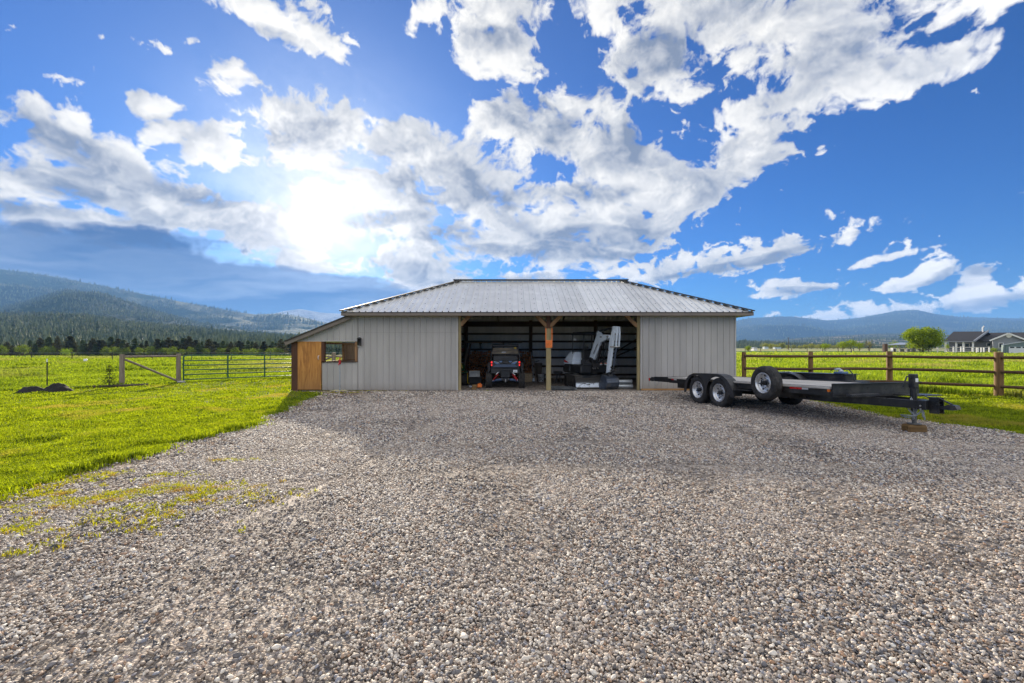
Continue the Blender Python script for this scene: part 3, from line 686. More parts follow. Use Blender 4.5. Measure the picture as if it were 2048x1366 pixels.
R1 = [(1360, 650), (1420, 646), (1470, 642), (1500, 636), (1560, 633), (1590, 634), (1620, 637), (1655, 641), (1690, 639), (1730, 634), (1760, 628), (1790, 622), (1815, 620), (1835, 620), (1870, 628), (1920, 634), (2048, 637), (2400, 632)]
R2 = [(1760, 692), (1800, 684), (1850, 671), (1900, 658), (1950, 646), (1990, 640), (2048, 641), (2200, 640), (2400, 634)]
R3 = [(1360, 684), (1470, 684), (1540, 681), (1600, 676), (1680, 671), (1740, 668), (1820, 667), (1900, 669), (2048, 672), (2400, 668)]
R4 = [(1380, 682), (1470, 683), (1530, 684), (1580, 688), (1660, 691), (1800, 692), (2048, 693)]
_, r1 = hill('mountain_range', R1, 4600, 7800, HM2, amp=.07, seed=5)
_, r2 = hill('mountain_spur', R2, 3800, 6500, HM2, amp=.05, seed=9)
_, r3 = hill('valley_side', R3, 1500, 4200, HF, amp=.03, power=1.1, seed=2)
_, r4 = hill('low_bench', R4, 700, 1100, HM, amp=.02, power=.8, seed=6, z0=-3)
def pts(surf, n, b0=0, b1=1, thr=-.1, seed=0, dens=lambda a, b: 1):
    a = rg.random(n); b = b0+(b1-b0)*rg.random(n); Q = surf(a, b); nz = fbm(Q[:, 0]/260+seed, Q[:, 1]/260+seed, 4)
    return Q[(nz > thr)]
far_trees('foothill_forest', np.concatenate([pts(s1, 34000, thr=-.16), s1(rg.random(500), np.full(500, .985))]), 6.5, 'dense dark conifer forest over the low foothill on the left', seed=2)
far_trees('spur_forest', np.concatenate([pts(s2, 22000, thr=-.12), s2(rg.random(260), np.full(260, .99))]), 11, 'hazy conifer forest on the middle spur on the left', seed=3)
far_trees('ridge_forest', np.concatenate([pts(s3, 22000, thr=-.05), s3(rg.random(330), np.full(330, .995))]), 17, 'conifers spread over the big ridge and along its skyline', seed=4)
far_trees('bench_wood', pts(r4, 5000, thr=-.25), 4.5, 'low dark wood on the bench at the foot of the right mountains', seed=15)
far_trees('valley_forest', pts(r3, 13000, thr=-.02), 12, 'scattered pines over the pale valley side on the right', seed=5)
far_trees('range_forest', np.concatenate([pts(r1, 9000, thr=-.05), pts(r2, 9000, thr=-.05)]), 26, 'blue hazy forest over the mountain range on the right', seed=6)
# flat woods behind the treeline
n = 8000; y = rg.uniform(245, 430, n); x = rg.uniform(-1.3, -.15, n)*y
Q = np.column_stack([x, y, gz(x, y)]); far_trees('valley_floor_wood', Q[(x/y < -.30)], 5.6, 'dark conifer wood along the valley floor behind the treeline', seed=7)

# ---------------------------------------------------------------- single trees
def leaf_cloud(rg, centres, radii, n, size, flat=1.0, droop=0):
    """leaf-sized quads in clumps -> V, F, tone"""
    c = rg.integers(0, len(centres), n); d = rg.normal(0, 1, (n, 3)); d /= np.linalg.norm(d, axis=1)[:, None]
    r = radii[c]*rg.random(n)**.45; P = centres[c]+d*r[:, None]*np.array([1, 1, flat])
    a = rg.normal(0, 1, (n, 3)); a /= np.linalg.norm(a, axis=1)[:, None]; b = np.cross(a, rg.normal(0, 1, (n, 3))); b /= np.linalg.norm(b, axis=1)[:, None]
    if droop: a[:, 2] = a[:, 2]*.4-droop; 
    s = size*rg.uniform(.6, 1.3, n)[:, None]
    V = np.stack([P-a*s, P+b*s*.6, P+a*s, P-b*s*.6], 1).reshape(-1, 3); i = np.arange(n)*4
    tone = np.repeat(np.clip(.5*rg.random(n)+.5*(rg.random(len(centres))[c]), 0, 1), 4)
    return V, np.stack([i, i+1, i+2, i+3], -1), tone
def broadleaf(name, loc, h, w, mat, label, cat='tree', group=None, n=2600, seed=1, trunk=.22, leaf=None, open_=0, sc=None):
    rg = np.random.default_rng(seed); t = thing(name, loc, label, cat, group)
    tr = MB(); top = h*.62; tr.tube([(0, 0, -.1), (.02*h, 0, h*.12), (-.01*h, .01*h, h*.3), (.01*h, 0, top)], [.035*h, .026*h, .022*h, .008*h], 8)
    nl = 9
    for k in range(nl):
        a = k*2.4; z0 = h*(trunk*.7+.32*k/nl); r = w*.40*rg.uniform(.7, 1); e = (math.cos(a)*r, math.sin(a)*r, z0+h*rg.uniform(.15, .32))
        tr.tube([(0, 0, z0), (e[0]*.5, e[1]*.5, z0+(e[2]-z0)*.4), e], [.014*h, .009*h, .003*h], 5)
    tr.build('trunk', M['bark'], t)
    m = 90; d = rg.normal(0, 1, (m, 3)); d /= np.linalg.norm(d, axis=1)[:, None]; rr = rg.uniform(.25, .95, m)[:, None]
    cz = h*(trunk+(1-trunk)/2); Cn = d*rr*np.array([w/2, w/2, h*(1-trunk)/2])*.86+np.array([0, 0, cz])
    rad = rg.uniform(.09, .19, m)*w*(1-open_)
    V, F, T = leaf_cloud(rg, Cn, rad, n, leaf or h*.028, .8)
    np_mesh('crown', V, F, mat, None, T, t); return t
def conifer(name, loc, h, w, mat, label, group=None, n=1500, seed=1, base=.12, leaf=None, cat='conifer', cl=.07):
    rg = np.random.default_rng(seed); t = thing(name, loc, label, cat, group)
    MB().tube([(0, 0, -.1), (0, 0, h*.5), (0, 0, h*.98)], [.02*h, .013*h, .002*h], 7).build('trunk', M['bark'], t)
    L = 15; P = []; Rr = []
    for k in range(L):
        f = (k+rg.uniform(-.3, .3))/L; z = h*(base+(1-base)*f)+rg.uniform(-.02, .02)*h; r = w/2*(1-f)**.8*rg.uniform(.75, 1.15)
        for q in range(7):
            a = q*.9+k*1.7+rg.uniform(-.3, .3)
            for s in (.35, .7, 1.0): P.append((math.cos(a)*r*s, math.sin(a)*r*s, z-r*.25*s)); Rr.append(cl*h*(1-f*.82))
    P.append((0, 0, h*.97)); Rr.append(h*.02)
    V, F, T = leaf_cloud(rg, np.array(P)+rg.normal(0, .22*cl*h, (len(P), 3)), np.array(Rr), n, leaf or h*.034, .7, .25)
    np_mesh('crown', V, F, mat, None, T, t); return t
# treeline across the left pasture
TY = 215.
def tl(px, y=TY): x = (px-CX)/FPX*y; return (x, y, float(gz(x, y)))
conif = [(38, 17, 6), (115, 36, 20), (98, 30, 16), (80, 28, 15), (140, 33, 14), (165, 26, 13), (186, 28, 12), (198, 27, 12), (222, 30, 14), (236, 27, 12), (246, 26, 12), (270, 28, 11), (293, 31, 12), (315, 29, 11), (326, 25, 11), (337, 29, 12), (352, 26, 11), (366, 28, 13),
         (378, 30, 12), (392, 26, 12), (404, 29, 11), (418, 27, 12), (430, 24, 11), (446, 25, 11), (462, 23, 10), (478, 26, 12), (496, 24, 10), (512, 22, 10), (528, 25, 12), (545, 23, 11), (562, 27, 12), (578, 24, 11), (60, 24, 13), (14, 22, 12), (-14, 26, 13), (-40, 30, 14)]
protos = [conifer('conifer_tree', tl(115, TY-6), 9.2, 5.6, M['conifer_b'], 'tallest broad dark conifer in the treeline across the left pasture', 'conifers in the left treeline', 2600, 31),
          conifer('conifer_tree', tl(293), 7.8, 2.9, M['conifer'], 'dark conifer standing in the treeline across the left pasture', 'conifers in the left treeline', 2200, 32),
          conifer('conifer_tree', tl(404), 7.2, 2.5, M['conifer_c'], 'greener slim conifer in the treeline across the left pasture', 'conifers in the left treeline', 2200, 33)]
for i, (px, hh, w) in enumerate(conif+[(a+rnd.uniform(4, 12), b*rnd.uniform(.7, .95), c) for a, b, c in conif if a not in (115, 293, 404)]):
    if px in (115, 293, 404): continue
    p = protos[i % 3]; y = TY+rnd.uniform(-12, 26); s = hh/FPX*y*1.3/p.children[1].dimensions.z if False else hh/FPX*y*1.3/(9.2, 7.8, 7.2)[i % 3]
    copy_tree(p, tl(px, y), rnd.uniform(0, 6), (s*rnd.uniform(1.4, 2.0), s*1.6, s), ('brownish conifer in the treeline across the left pasture', 'dark conifer standing in the treeline across the left pasture', 'greener slim conifer in the treeline across the left pasture')[i % 3])
dec = [(3, 22, 18), (45, 23, 22), (90, 20, 16), (103, 20, 16), (212, 19, 17), (232, 21, 22), (252, 18, 14), (278, 20, 18), (301, 20, 18), (325, 17, 18), (345, 19, 18), (364, 15, 16), (382, 19, 20), (412, 16, 16), (440, 17, 20), (452, 16, 16), (470, 18, 20), (492, 15, 16), (505, 16, 18), (520, 15, 18), (540, 17, 18), (556, 17, 20)]
dp = broadleaf('broadleaf_tree', tl(232, TY-14), 4.9, 5.0, M['decid'], 'light green broadleaf tree in front of the dark conifers', 'tree', 'broadleaf trees in the left treeline', 1500, 41, .12)
dq = broadleaf('broadleaf_tree', tl(278, TY-14), 4.6, 4.2, M['decid'], 'light green broadleaf tree in front of the dark conifers', 'tree', 'broadleaf trees in the left treeline', 1300, 42, .15)
for i, (px, hh, w) in enumerate(dec):
    if px in (232, 278): continue
    p, ph, pw = ((dp, 4.9, 5.0), (dq, 4.6, 4.2))[i % 2]; y = TY+rnd.uniform(-20, -8); s = hh/FPX*y*1.08/ph
    copy_tree(p, tl(px, y), rnd.uniform(0, 6), (w/FPX*y/pw*1.45, s, s*1.1), 'light green broadleaf tree in front of the dark conifers')
broadleaf('round_bush', tl(134, 182), 3.9, 5.2, leaf_mat('bright_bush_leaves', (.12, .22, .012), (.34, .46, .03), .5, .3), 'bright yellow green round bush at the edge of the left pasture', 'bush', None, 1500, 43, .04)
sb = broadleaf('low_shrub', tl(60, 176), 1.2, 3.2, M['decid'], 'low green shrub growing along the far edge of the left pasture', 'shrub', 'low shrubs along the far pasture edge', 500, 44, .02)
for px, y, s in ((76, 178, .8), (98, 172, .9), (112, 170, .7), (150, 176, .8), (166, 180, 1), (186, 186, 1.1), (198, 184, .9), (213, 186, 1.1), (36, 170, .5), (540, 190, .9), (532, 194, .8)):
    copy_tree(sb, tl(px, y), px, (s, s, s))
# the valley road seen as a pale line
t = NT('pale_road'); t.bsdf((.42, .38, .34), .9); mb = MB()
for a, b in ((-1.35, -.98), (-.98, -.77)):
    mb.add([(a*150, 196, float(gz(a*196, 196))+.25), (b*196, 196, float(gz(b*196, 196))+.25), (b*203, 203, float(gz(b*203, 203))+.42), (a*154, 203, float(gz(a*203, 203))+.42)], [(0, 1, 2, 3)])
mb.build('road', t.m)['kind'] = 'structure'

# trees on the right
def tr(px, y): x = (px-CX)/FPX*y; return (x, y, float(gz(x, y)))
broadleaf('maple_tree', tr(1845, 125), 7.7, 9.7, M['maple'], 'big round bright green tree beside the grey house', 'tree', None, 16000, 51, .07, .19)
fr = broadleaf('orchard_tree', tr(1650, 135), 2.9, 3.5, M['maple'], 'small green orchard tree with a bare short trunk, leftmost of its row', 'tree', 'small trees in the far orchard row', 900, 52, .3, .1)
for px, s, lb in ((1686, 1.18, 'small green orchard tree, second from the left of its row'), (1702, 1.35, 'tallest small green orchard tree in the middle of its row'), (1719, 1.05, 'small dark green orchard tree near the dry tree')):
    copy_tree(fr, tr(px, 137), px, (s, s, s*1.05), lb)
broadleaf('dry_tree', tr(1738, 135), 3.8, 3.0, leaf_mat('dry_leaves', (.14, .13, .06), (.34, .32, .12), .5, .5), 'thin pale tree with sparse yellowish leaves beside the pergola', 'tree', None, 650, 53, .2, .09, .1)
broadleaf('round_bush', tr(1497, 150), 2.4, 2.5, M['maple'], 'single round bush far off beside the barn corner', 'bush', None, 900, 54, .05, .1)
broadleaf('round_bush', tr(1788, 150), 4.0, 3.8, M['maple'], 'green bush showing above the pergola roof', 'bush', None, 900, 55, .05, .1)
broadleaf('young_tree', tr(1894, 126), 2.6, 1.5, M['maple'], 'thin young tree by the porch of the grey house', 'tree', None, 400, 56, .3, .08)
broadleaf('garden_shrub', tr(1988, 132), 1.5, 2.8, M['maple'], 'dark green shrub against the grey house wall', 'shrub', None, 500, 57, .02, .1)
yb = broadleaf('poplar_tree', tr(1530, 420), 6.2, 9, leaf_mat('yellow_green_leaves', (.13, .16, .04), (.38, .38, .10), .5, .03), 'pale yellow green tree in the distant row across the fields', 'tree', 'pale trees in the distant row', 700, 58, .05, .35)
for i in range(17):
    px = 1520+i*11.2+rnd.uniform(-3, 3)
    if i: s = rnd.uniform(.7, 1.15); copy_tree(yb, tr(px, 420+rnd.uniform(-10, 40)), i, (s, s, s*rnd.uniform(.8, 1.1)))

# ---------------------------------------------------------------- barn
FY, BY = 17.10, 23.80                       # front and back wall
XL, XR = -5.66, 8.20                        # main walls
EY, EZ, RZ, RY = 16.65, 2.853, 4.48, 20.45  # eave, ridge
EXL, EXR = -6.12, 8.65
LX = -8.01                                  # outer wall of the lean-to
def profile(u0, u1, pitch=.2286, phase=0, minor=True, hh=.026):
    """breakpoints (u, height) of ribbed barn steel"""
    out = [(u0, 0)]; k = math.floor((u0-phase)/pitch)-1
    while True:
        b = phase+k*pitch; k += 1
        if b > u1+pitch: break
        seq = [(b-.024, 0), (b-.010, hh), (b+.010, hh), (b+.024, 0)]
        if minor: seq += [(b+pitch/3-.014, 0), (b+pitch/3-.006, .0045), (b+pitch/3+.006, .0045), (b+pitch/3+.014, 0), (b+2*pitch/3-.014, 0), (b+2*pitch/3-.006, .0045), (b+2*pitch/3+.006, .0045), (b+2*pitch/3+.014, 0)]
        out += [q for q in seq if u0+.001 < q[0] < u1-.001]
    out.append((u1, 0)); return out
def ribbed(mb, u0, u1, lo, hi, O, U, V, N, **kw):
    """ribbed sheet between lo(u) and hi(u) in the frame O + u*U + v*V + h*N"""
    O, U, V, N = Vector(O), Vector(U), Vector(V), Vector(N); pr = profile(u0, u1, **kw); vs = []
    f = lambda g, u: g(u) if callable(g) else g
    for u, h in pr:
        for w in (f(lo, u), f(hi, u)): vs.append(O+U*u+V*w+N*h)
    mb.add(vs, [(2*i, 2*i+2, 2*i+3, 2*i+1) for i in range(len(pr)-1)]); return mb
barn = thing('pole_barn', (1.27, 17.10, 0), 'grey steel pole barn with a metal hip roof and two open bays', 'barn')
X3, Y3, Z3 = (1, 0, 0), (0, 1, 0), (0, 0, 1); NX, NY = (-1, 0, 0), (0, -1, 0)
def B(mb, name, m, **kw): return mb.build(name, m, barn, world=True, **kw)
slope = (RZ-EZ)/(RY-EY); ca = 1/math.sqrt(1+slope*slope)
# front walls
wl = MB(); ribbed(wl, XL, -2.03, .02, 2.80, (0, FY, 0), X3, Z3, NY, phase=.05); B(wl, 'wall', M['siding'])
MB_ = MB(); MB_.box(-2.035, -1.985, FY-.03, FY+.10, .0, 2.80); B(MB_, 'corner_trim', M['trim'])
wr = MB(); ribbed(wr, 4.73, XR, .075, 2.80, (0, FY, 0), X3, Z3, NY, phase=.02, minor=False, hh=.022); B(wr, 'wall', M['siding'])
q = MB(); q.box(4.72, 4.755, FY-.028, FY+.06, .06, 2.80); B(q, 'corner_trim', M['trim']); q = MB(); q.box(XR-.02, XR+.03, FY-.03, FY+.05, .06, 2.80); B(q, 'corner_trim', M['trim'])
q = MB(); q.box(4.74, XR+.01, FY-.035, FY+.01, -.03, .072); B(q, 'skirt_board', wood('skirt_board_wood', (.30, .15, .05), (.55, .33, .15), 0))
# gap in the sheets on the right, seen as a seam
q = MB(); q.box(XL+.01, -2.04, FY-.0265, FY-.0255, 2.13, 2.134); B(q, 'sheet_seam', M['fascia'])
q = MB(); q.box(4.76, XR-.02, FY-.0215, FY-.0195, 2.005, 2.009); B(q, 'sheet_seam', M['trim'])
# side and back walls
w = MB(); ribbed(w, FY, BY, -.06, 2.80, (XR, 0, 0), Y3, Z3, X3); B(w, 'side_wall', M['siding'])
w = MB(); ribbed(w, FY+.02, BY, -.06, 2.80, (XL, 0, 0), Y3, Z3, NX); B(w, 'side_wall', M['siding'])
w = MB(); ribbed(w, XL, XR, -.06, 3.05, (0, BY, 0), X3, Z3, Y3); B(w, 'back_wall', M['siding_in'])
# hip roof, four ribbed slopes
h = RY-EY; L = h/ca
sh = barn
for nm, (O, U, Vp, Nn, a0, a1) in dict(
        front=((0, EY, EZ), X3, (0, ca, slope*ca), (0, -slope*ca, ca), EXL, EXR),
        back=((0, 2*RY-EY, EZ), X3, (0, -ca, slope*ca), (0, slope*ca, ca), EXL, EXR),
        right=((EXR, 0, EZ), Y3, (-ca, 0, slope*ca), (slope*ca, 0, ca), EY, 2*RY-EY),
        left=((EXL, 0, EZ), Y3, (ca, 0, slope*ca), (-slope*ca, 0, ca), EY, 2*RY-EY)).items():
    mb = MB(); ribbed(mb, a0+.001, a1-.001, 0, lambda u: max(.002, min(u-a0, a1-u, h))/ca, O, U, Vp, Nn, phase=.02, hh=.042, minor=False)
    rf = B(mb, 'roof_slope', M['galv'])
# screws in rows on the front slope
sc = MB(); row = .35
while row < L:
    k = 0
    while True:
        u = EXL+.1+k*.2286*2; k += 1
        if u > EXR: break
        if min(u-EXL, EXR-u, h)/ca < row+.05: continue
        p = Vector((u, EY, EZ))+Vector((0, ca, slope*ca))*row+Vector((0, -slope*ca, ca))*.004
        sc.box(p.x-.012, p.x+.012, p.y-.012, p.y+.012, p.z-.004, p.z+.010)
    row += .62
B(sc, 'roof_screws', M['flash'])['kind'] = 'stuff'
for (a, b) in (((EXL, EY, EZ), (EXL+h, RY, RZ)), ((EXR, EY, EZ), (EXR-h, RY, RZ)), ((EXL, 2*RY-EY, EZ), (EXL+h, RY, RZ)), ((EXR, 2*RY-EY, EZ), (EXR-h, RY, RZ))):
    a = Vector(a)+Vector((0, 0, .055)); b = Vector(b)+Vector((0, 0, .055)); cap = MB(); cap.bar(a, b, .30, .04); B(cap, 'hip_cap', M['flash'])
cap = MB(); cap.box(EXL+h-.25, EXR-h+.25, RY-.13, RY+.13, RZ+.04, RZ+.085); B(cap, 'ridge_cap', M['flash'])
q = MB(); q.box(EXL, EXR, EY-.012, EY+.028, EZ-.125, EZ-.010); q.box(EXL, EXR, 2*RY-EY-.02, 2*RY-EY+.01, EZ-.125, EZ-.010)
q.box(EXR-.03, EXR+.008, EY+.03, 2*RY-EY-.03, EZ-.125, EZ-.010); q.box(EXL-.008, EXL+.03, EY+.03, 2*RY-EY-.03, EZ-.125, EZ-.010); B(q, 'fascia', M['fascia'])
q = MB(); q.box(EXL+.03, EXR-.03, EY+.03, FY-.025, EZ-.115, EZ-.100); q.box(XR+.035, EXR-.03, FY-.02, BY, EZ-.115, EZ-.100); B(q, 'soffit', M['soffit'])
q = MB(); q.box(EXL, EXR, EY-.030, EY-.014, EZ-.022, EZ-.004); B(q, 'drip_edge', M['flash'])
# posts: front line, back line
for x, mat, nm in ((-1.93, 'post', 'post'), (4.66, 'post', 'post')):
    q = MB(); q.box(x-.05, x+.05, FY+.02, FY+.14, 0, 2.78); B(q, nm, M[mat], bevel=.006)
px_ = 1.345
q = MB(); q.box(px_-.088, px_+.088, FY-.02, FY+.13, -.05, 2.28); B(q, 'post', M['post'], bevel=.006)
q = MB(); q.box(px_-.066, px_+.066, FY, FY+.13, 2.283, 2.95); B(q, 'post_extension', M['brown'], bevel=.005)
for a, b in (((-1.90, 2.40), (-1.52, 2.80)), ((px_-.06, 2.36), (px_-.46, 2.78)), ((px_+.06, 2.36), (px_+.50, 2.80)), ((4.62, 2.36), (4.16, 2.82))):
    q = MB(); q.bar((a[0], FY+.06, a[1]), (b[0], FY+.06, b[1]), .13, .05, (0, 1, 0)); B(q, 'knee_brace', M['brace'])
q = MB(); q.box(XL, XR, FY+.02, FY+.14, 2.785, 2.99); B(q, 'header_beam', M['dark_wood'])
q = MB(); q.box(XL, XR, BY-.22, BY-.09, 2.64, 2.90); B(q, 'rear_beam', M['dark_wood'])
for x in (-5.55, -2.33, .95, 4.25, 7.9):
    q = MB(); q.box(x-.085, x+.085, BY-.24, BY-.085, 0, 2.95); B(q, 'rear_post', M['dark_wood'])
for z in (.19, .62, 1.06, 1.47, 1.88, 2.27):
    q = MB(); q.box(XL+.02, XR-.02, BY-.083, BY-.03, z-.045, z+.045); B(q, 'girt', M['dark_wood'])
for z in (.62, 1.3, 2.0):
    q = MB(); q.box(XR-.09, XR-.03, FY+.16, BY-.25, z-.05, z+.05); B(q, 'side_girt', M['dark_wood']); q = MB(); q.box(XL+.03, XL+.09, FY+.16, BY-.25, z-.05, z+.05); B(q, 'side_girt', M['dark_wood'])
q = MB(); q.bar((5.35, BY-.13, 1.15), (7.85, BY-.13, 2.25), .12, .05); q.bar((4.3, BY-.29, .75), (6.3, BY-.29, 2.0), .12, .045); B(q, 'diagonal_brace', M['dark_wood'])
# rafters carry the rear slope
for x in (-.7, 2.6):
    q = MB(); q.bar((x, BY-.1, 2.93), (x, RY, RZ-.12), .045, .16); q.bar((x, FY+.1, 2.90), (x, RY, RZ-.12), .045, .16); B(q, 'rafter', M['dark_wood'])
# lean-to on the left: parts of the same building
lz0, lz1 = 1.80, 2.76
def lean(x): return lz0+(lz1-lz0)*(x+8.25)/(2.35)
WZ0, WZ1 = 1.04, 1.835       # window opening
w = MB(); ribbed(w, -8.07, XL, lambda u: WZ1, lambda u: lean(u)-.02, (0, FY, 0), X3, Z3, NY, phase=.05); B(w, 'wall', M['siding'])
w = MB(); ribbed(w, -6.98, XL-.001, .02, WZ0, (0, FY, 0), X3, Z3, NY, phase=.05, minor=False); B(w, 'wall', M['siding'])
q = MB(); q.box(-8.12, XL, FY-.03, FY+.04, WZ1-.03, WZ1-.001); B(q, 'header_trim', M['trim'])
q = MB(); q.bar((-8.27, EY+.27, lz0-.07), (-5.88, EY+.27, lean(-5.88)-.07), .15, .035, (0, 1, 0), 0); B(q, 'gable_trim', M['fascia'])
mb = MB(); ul = Vector((1, 0, (lz1-lz0)/2.35)); ln = ul.length; ul.normalize(); nn_ = Vector((-ul.z, 0, ul.x))
ribbed(mb, EY+.2, BY+.2, 0, 2.40*ln, (-8.27, 0, lz0), Y3, ul, nn_, phase=.05); B(mb, 'lean_to_roof', M['galv'])
q = MB(); q.bar((-8.27, EY+.25, lz0+.012), (-5.92, EY+.25, lean(-5.92)+.012), .03, .07, (0, 1, 0)); B(q, 'rake_edge', M['flash'])
q = MB(); q.box(-8.10, -7.865, FY-.03, FY+.12, 0, 1.80); B(q, 'door_post', M['brown'])
q = MB(); q.box(-6.995, -6.895, FY-.045, FY+.06, 1.03, 1.80); q.box(-6.895, -6.865, FY-.02, FY+.05, 1.05, 1.80, None); B(q, 'window_post', M['brown'])
q = MB(); q.box(-7.0, XL, FY-.045, FY+.03, WZ0, WZ0+.03); B(q, 'window_sill', M['dark_wood'])
q = MB(); q.box(XL-.12, XL-.03, FY+.001, FY+.09, WZ0+.03, WZ1-.03); B(q, 'window_post', M['brace'])
door = MB(); door.rbox(-7.862, -7.0, FY-.045, FY-.01, .035, 1.80, .004); dr = B(door, 'door', M['ply'])
hb = MB(); hb.tube([(-7.085, FY-.05, 1.15), (-7.09, FY-.095, 1.16), (-7.09, FY-.095, 1.27), (-7.075, FY-.05, 1.28)], .013, 8)
hh_ = hb.build('handle', M['white'], dr, world=False)
for v in hh_.data.vertices: v.co = Vector(v.co)-Vector(barn.location)
dr['label'] = 'orange brown plywood door'
# lean-to outer wall with its own opening
w = MB(); ribbed(w, FY, BY, .02, .95, (LX, 0, 0), Y3, Z3, NX); B(w, 'lean_to_wall', M['siding'])
w = MB(); ribbed(w, 21.95, BY, .95, 1.85, (LX, 0, 0), Y3, Z3, NX); B(w, 'lean_to_wall', M['siding']); w = MB(); ribbed(w, FY, 18.2, .95, 1.85, (LX, 0, 0), Y3, Z3, NX); B(w, 'lean_to_wall', M['siding'])
w = MB(); ribbed(w, 22.0, BY-.02, .95, 1.72, (LX+.022, 0, 0), Y3, Z3, X3, minor=False); B(w, 'lining', M['lining'])
w = MB(); ribbed(w, LX, XL, .02, .95, (0, BY, 0), X3, Z3, Y3); B(w, 'lean_to_back_wall', M['siding'])  # kept low: opening above it added to let sky light onto the lining
q = MB(); q.box(LX+.012, LX+.05, FY+.15, BY-.02, .93, .99); q.box(LX+.012, LX+.10, FY+.15, BY, 1.72, 1.80); q.box(LX+.012, LX+.10, 21.88, 21.99, .99, 1.72); B(q, 'lean_to_framing', M['brace'])

# wall lamp, yard hydrant, sign
t = thing('wall_lantern', at(720, 693, FY-.03), 'black cylindrical wall lantern at the corner of the lean-to window', 'lantern')
q = MB(); q.box(-.035, .035, -.012, .03, .05, .32); q.build('back_plate', M['black'], t)
q = MB(); q.lathe([(.0, .34), (.04, .335), (.085, .29), (.085, .27), (.07, .27), (.07, .06), (.066, .03), (.0, .03)], Matrix.Translation((0, -.09, 0)), 20); q.build('housing', M['black'], t)
q = MB(); q.lathe([(0, .0), (.035, .0), (.05, .03), (0, .03)], Matrix.Translation((-.02, -.09, 0)), 14); q.build('lens', M['white'], t)
q = MB(); q.lathe([(0, .37), (.015, .365), (.02, .34), (0, .34)], Matrix.Translation((0, -.09, 0)), 10); q.build('finial', M['white'], t)
t = thing('yard_hydrant', at(681.5, 781, 16.95)*1, 'galvanised yard hydrant with a red handle in front of the lean-to wall', 'hydrant'); t.location.z = 0; t.location.y = 16.86
q = MB(); q.tube([(0, 0, 0), (0, 0, .98)], .02, 10); q.build('pipe', M['galvp'], t)
q = MB(); q.rbox(-.035, .035, -.04, .04, .97, 1.14, .012); q.tube([(0, -.03, 1.02), (0, -.10, 1.0), (0, -.11, .94)], .018, 8); q.build('head', M['redp'], t)
q = MB(); q.bar((0, 0, 1.12), (.0, .03, 1.22), .035, .02); q.bar((0, .02, 1.2), (.015, -.01, 1.04), .025, .016); q.build('handle', M['redp'], t)
sg = thing('orange_sign', (px_+.01, FY-.035, 1.575), 'square orange sign with dark lettering on the middle barn post', 'sign')
q = MB(); q.rbox(-.125, .125, -.012, .008, .0, .27, .004); q.build('board', M['orange'], sg)
q = MB()
def stroke_text(q, txt, x, z, s, y, w=.16):
    G = {'N': [(0, 0, 0, 1), (0, 1, .6, 0), (.6, 0, .6, 1)], 'O': [(0, 0, 0, 1), (0, 1, .6, 1), (.6, 1, .6, 0), (.6, 0, 0, 0)], 'T': [(0, 1, .6, 1), (.3, 1, .3, 0)], 'R': [(0, 0, 0, 1), (0, 1, .6, 1), (.6, 1, .6, .5), (.6, .5, 0, .5), (.2, .5, .6, 0)],
         'E': [(0, 0, 0, 1), (0, 1, .6, 1), (0, .5, .5, .5), (0, 0, .6, 0)], 'S': [(.6, 1, 0, 1), (0, 1, 0, .5), (0, .5, .6, .5), (.6, .5, .6, 0), (.6, 0, 0, 0)], 'P': [(0, 0, 0, 1), (0, 1, .6, 1), (.6, 1, .6, .5), (.6, .5, 0, .5)], 'A': [(0, 0, .3, 1), (.3, 1, .6, 0), (.15, .4, .45, .4)], 'I': [(.3, 0, .3, 1)], 'G': [(.6, 1, 0, 1), (0, 1, 0, 0), (0, 0, .6, 0), (.6, 0, .6, .5), (.6, .5, .3, .5)],
         'M': [(0, 0, 0, 1), (0, 1, .3, .4), (.3, .4, .6, 1), (.6, 1, .6, 0)], 'B': [(0, 0, 0, 1), (0, 1, .5, 1), (.5, 1, .5, .5), (0, .5, .6, .5), (.6, .5, .6, 0), (.6, 0, 0, 0)], 'C': [(.6, 1, 0, 1), (0, 1, 0, 0), (0, 0, .6, 0)], 'L': [(0, 1, 0, 0), (0, 0, .6, 0)], '1': [(.3, 0, .3, 1)], '7': [(0, 1, .6, 1), (.6, 1, .2, 0)], '4': [(0, 1, 0, .4), (0, .4, .6, .4), (.45, 1, .45, 0)], '2': [(0, 1, .6, 1), (.6, 1, .6, .5), (.6, .5, 0, 0), (0, 0, .6, 0)]}
    for ch in txt:
        for a, b, c, d in G.get(ch, []): q.bar((x+a*s, y, z+b*s), (x+c*s, y, z+d*s), w*s, .004, (0, 1, 0))
        x += s*.85
for i, z in enumerate((.205, .15, .095, .045)):
    r = random.Random(i)
    x = -.095
    while x < .09: wd_ = r.uniform(.010, .026); q.box(x, x+wd_, -.016, -.0125, z+r.uniform(0, .006), z+.028-r.uniform(0, .01)); x += wd_+r.uniform(.008, .02)
q.build('lettering', M['brown'], sg)
st = MB()
for s in (-1, 1):
    o = MB(); o.box(px_+.01+s*.112-.016, px_+.01+s*.112+.016, FY-.035, FY-.01, 1.84, 2.30)
    ob = o.build('orange_strip', M['orange'], None); tag(ob, 'thin orange strip on the %s side of the middle barn post above the sign' % ('left' if s < 0 else 'right'), 'marker strip', 'orange strips above the sign')
q = MB(); q.tube([(0, 0, 0), (0, 0, .35)], .004, 5); hb_ = thing('hanging_bulb', at(1222, 638, 20.5), 'bare bulb hanging under the barn roof above the digger', 'bulb')
q.build('cord', M['white'], hb_); q = MB(); q.ball((0, 0, -.03), .035, 8); q.build('bulb', M['white'], hb_)
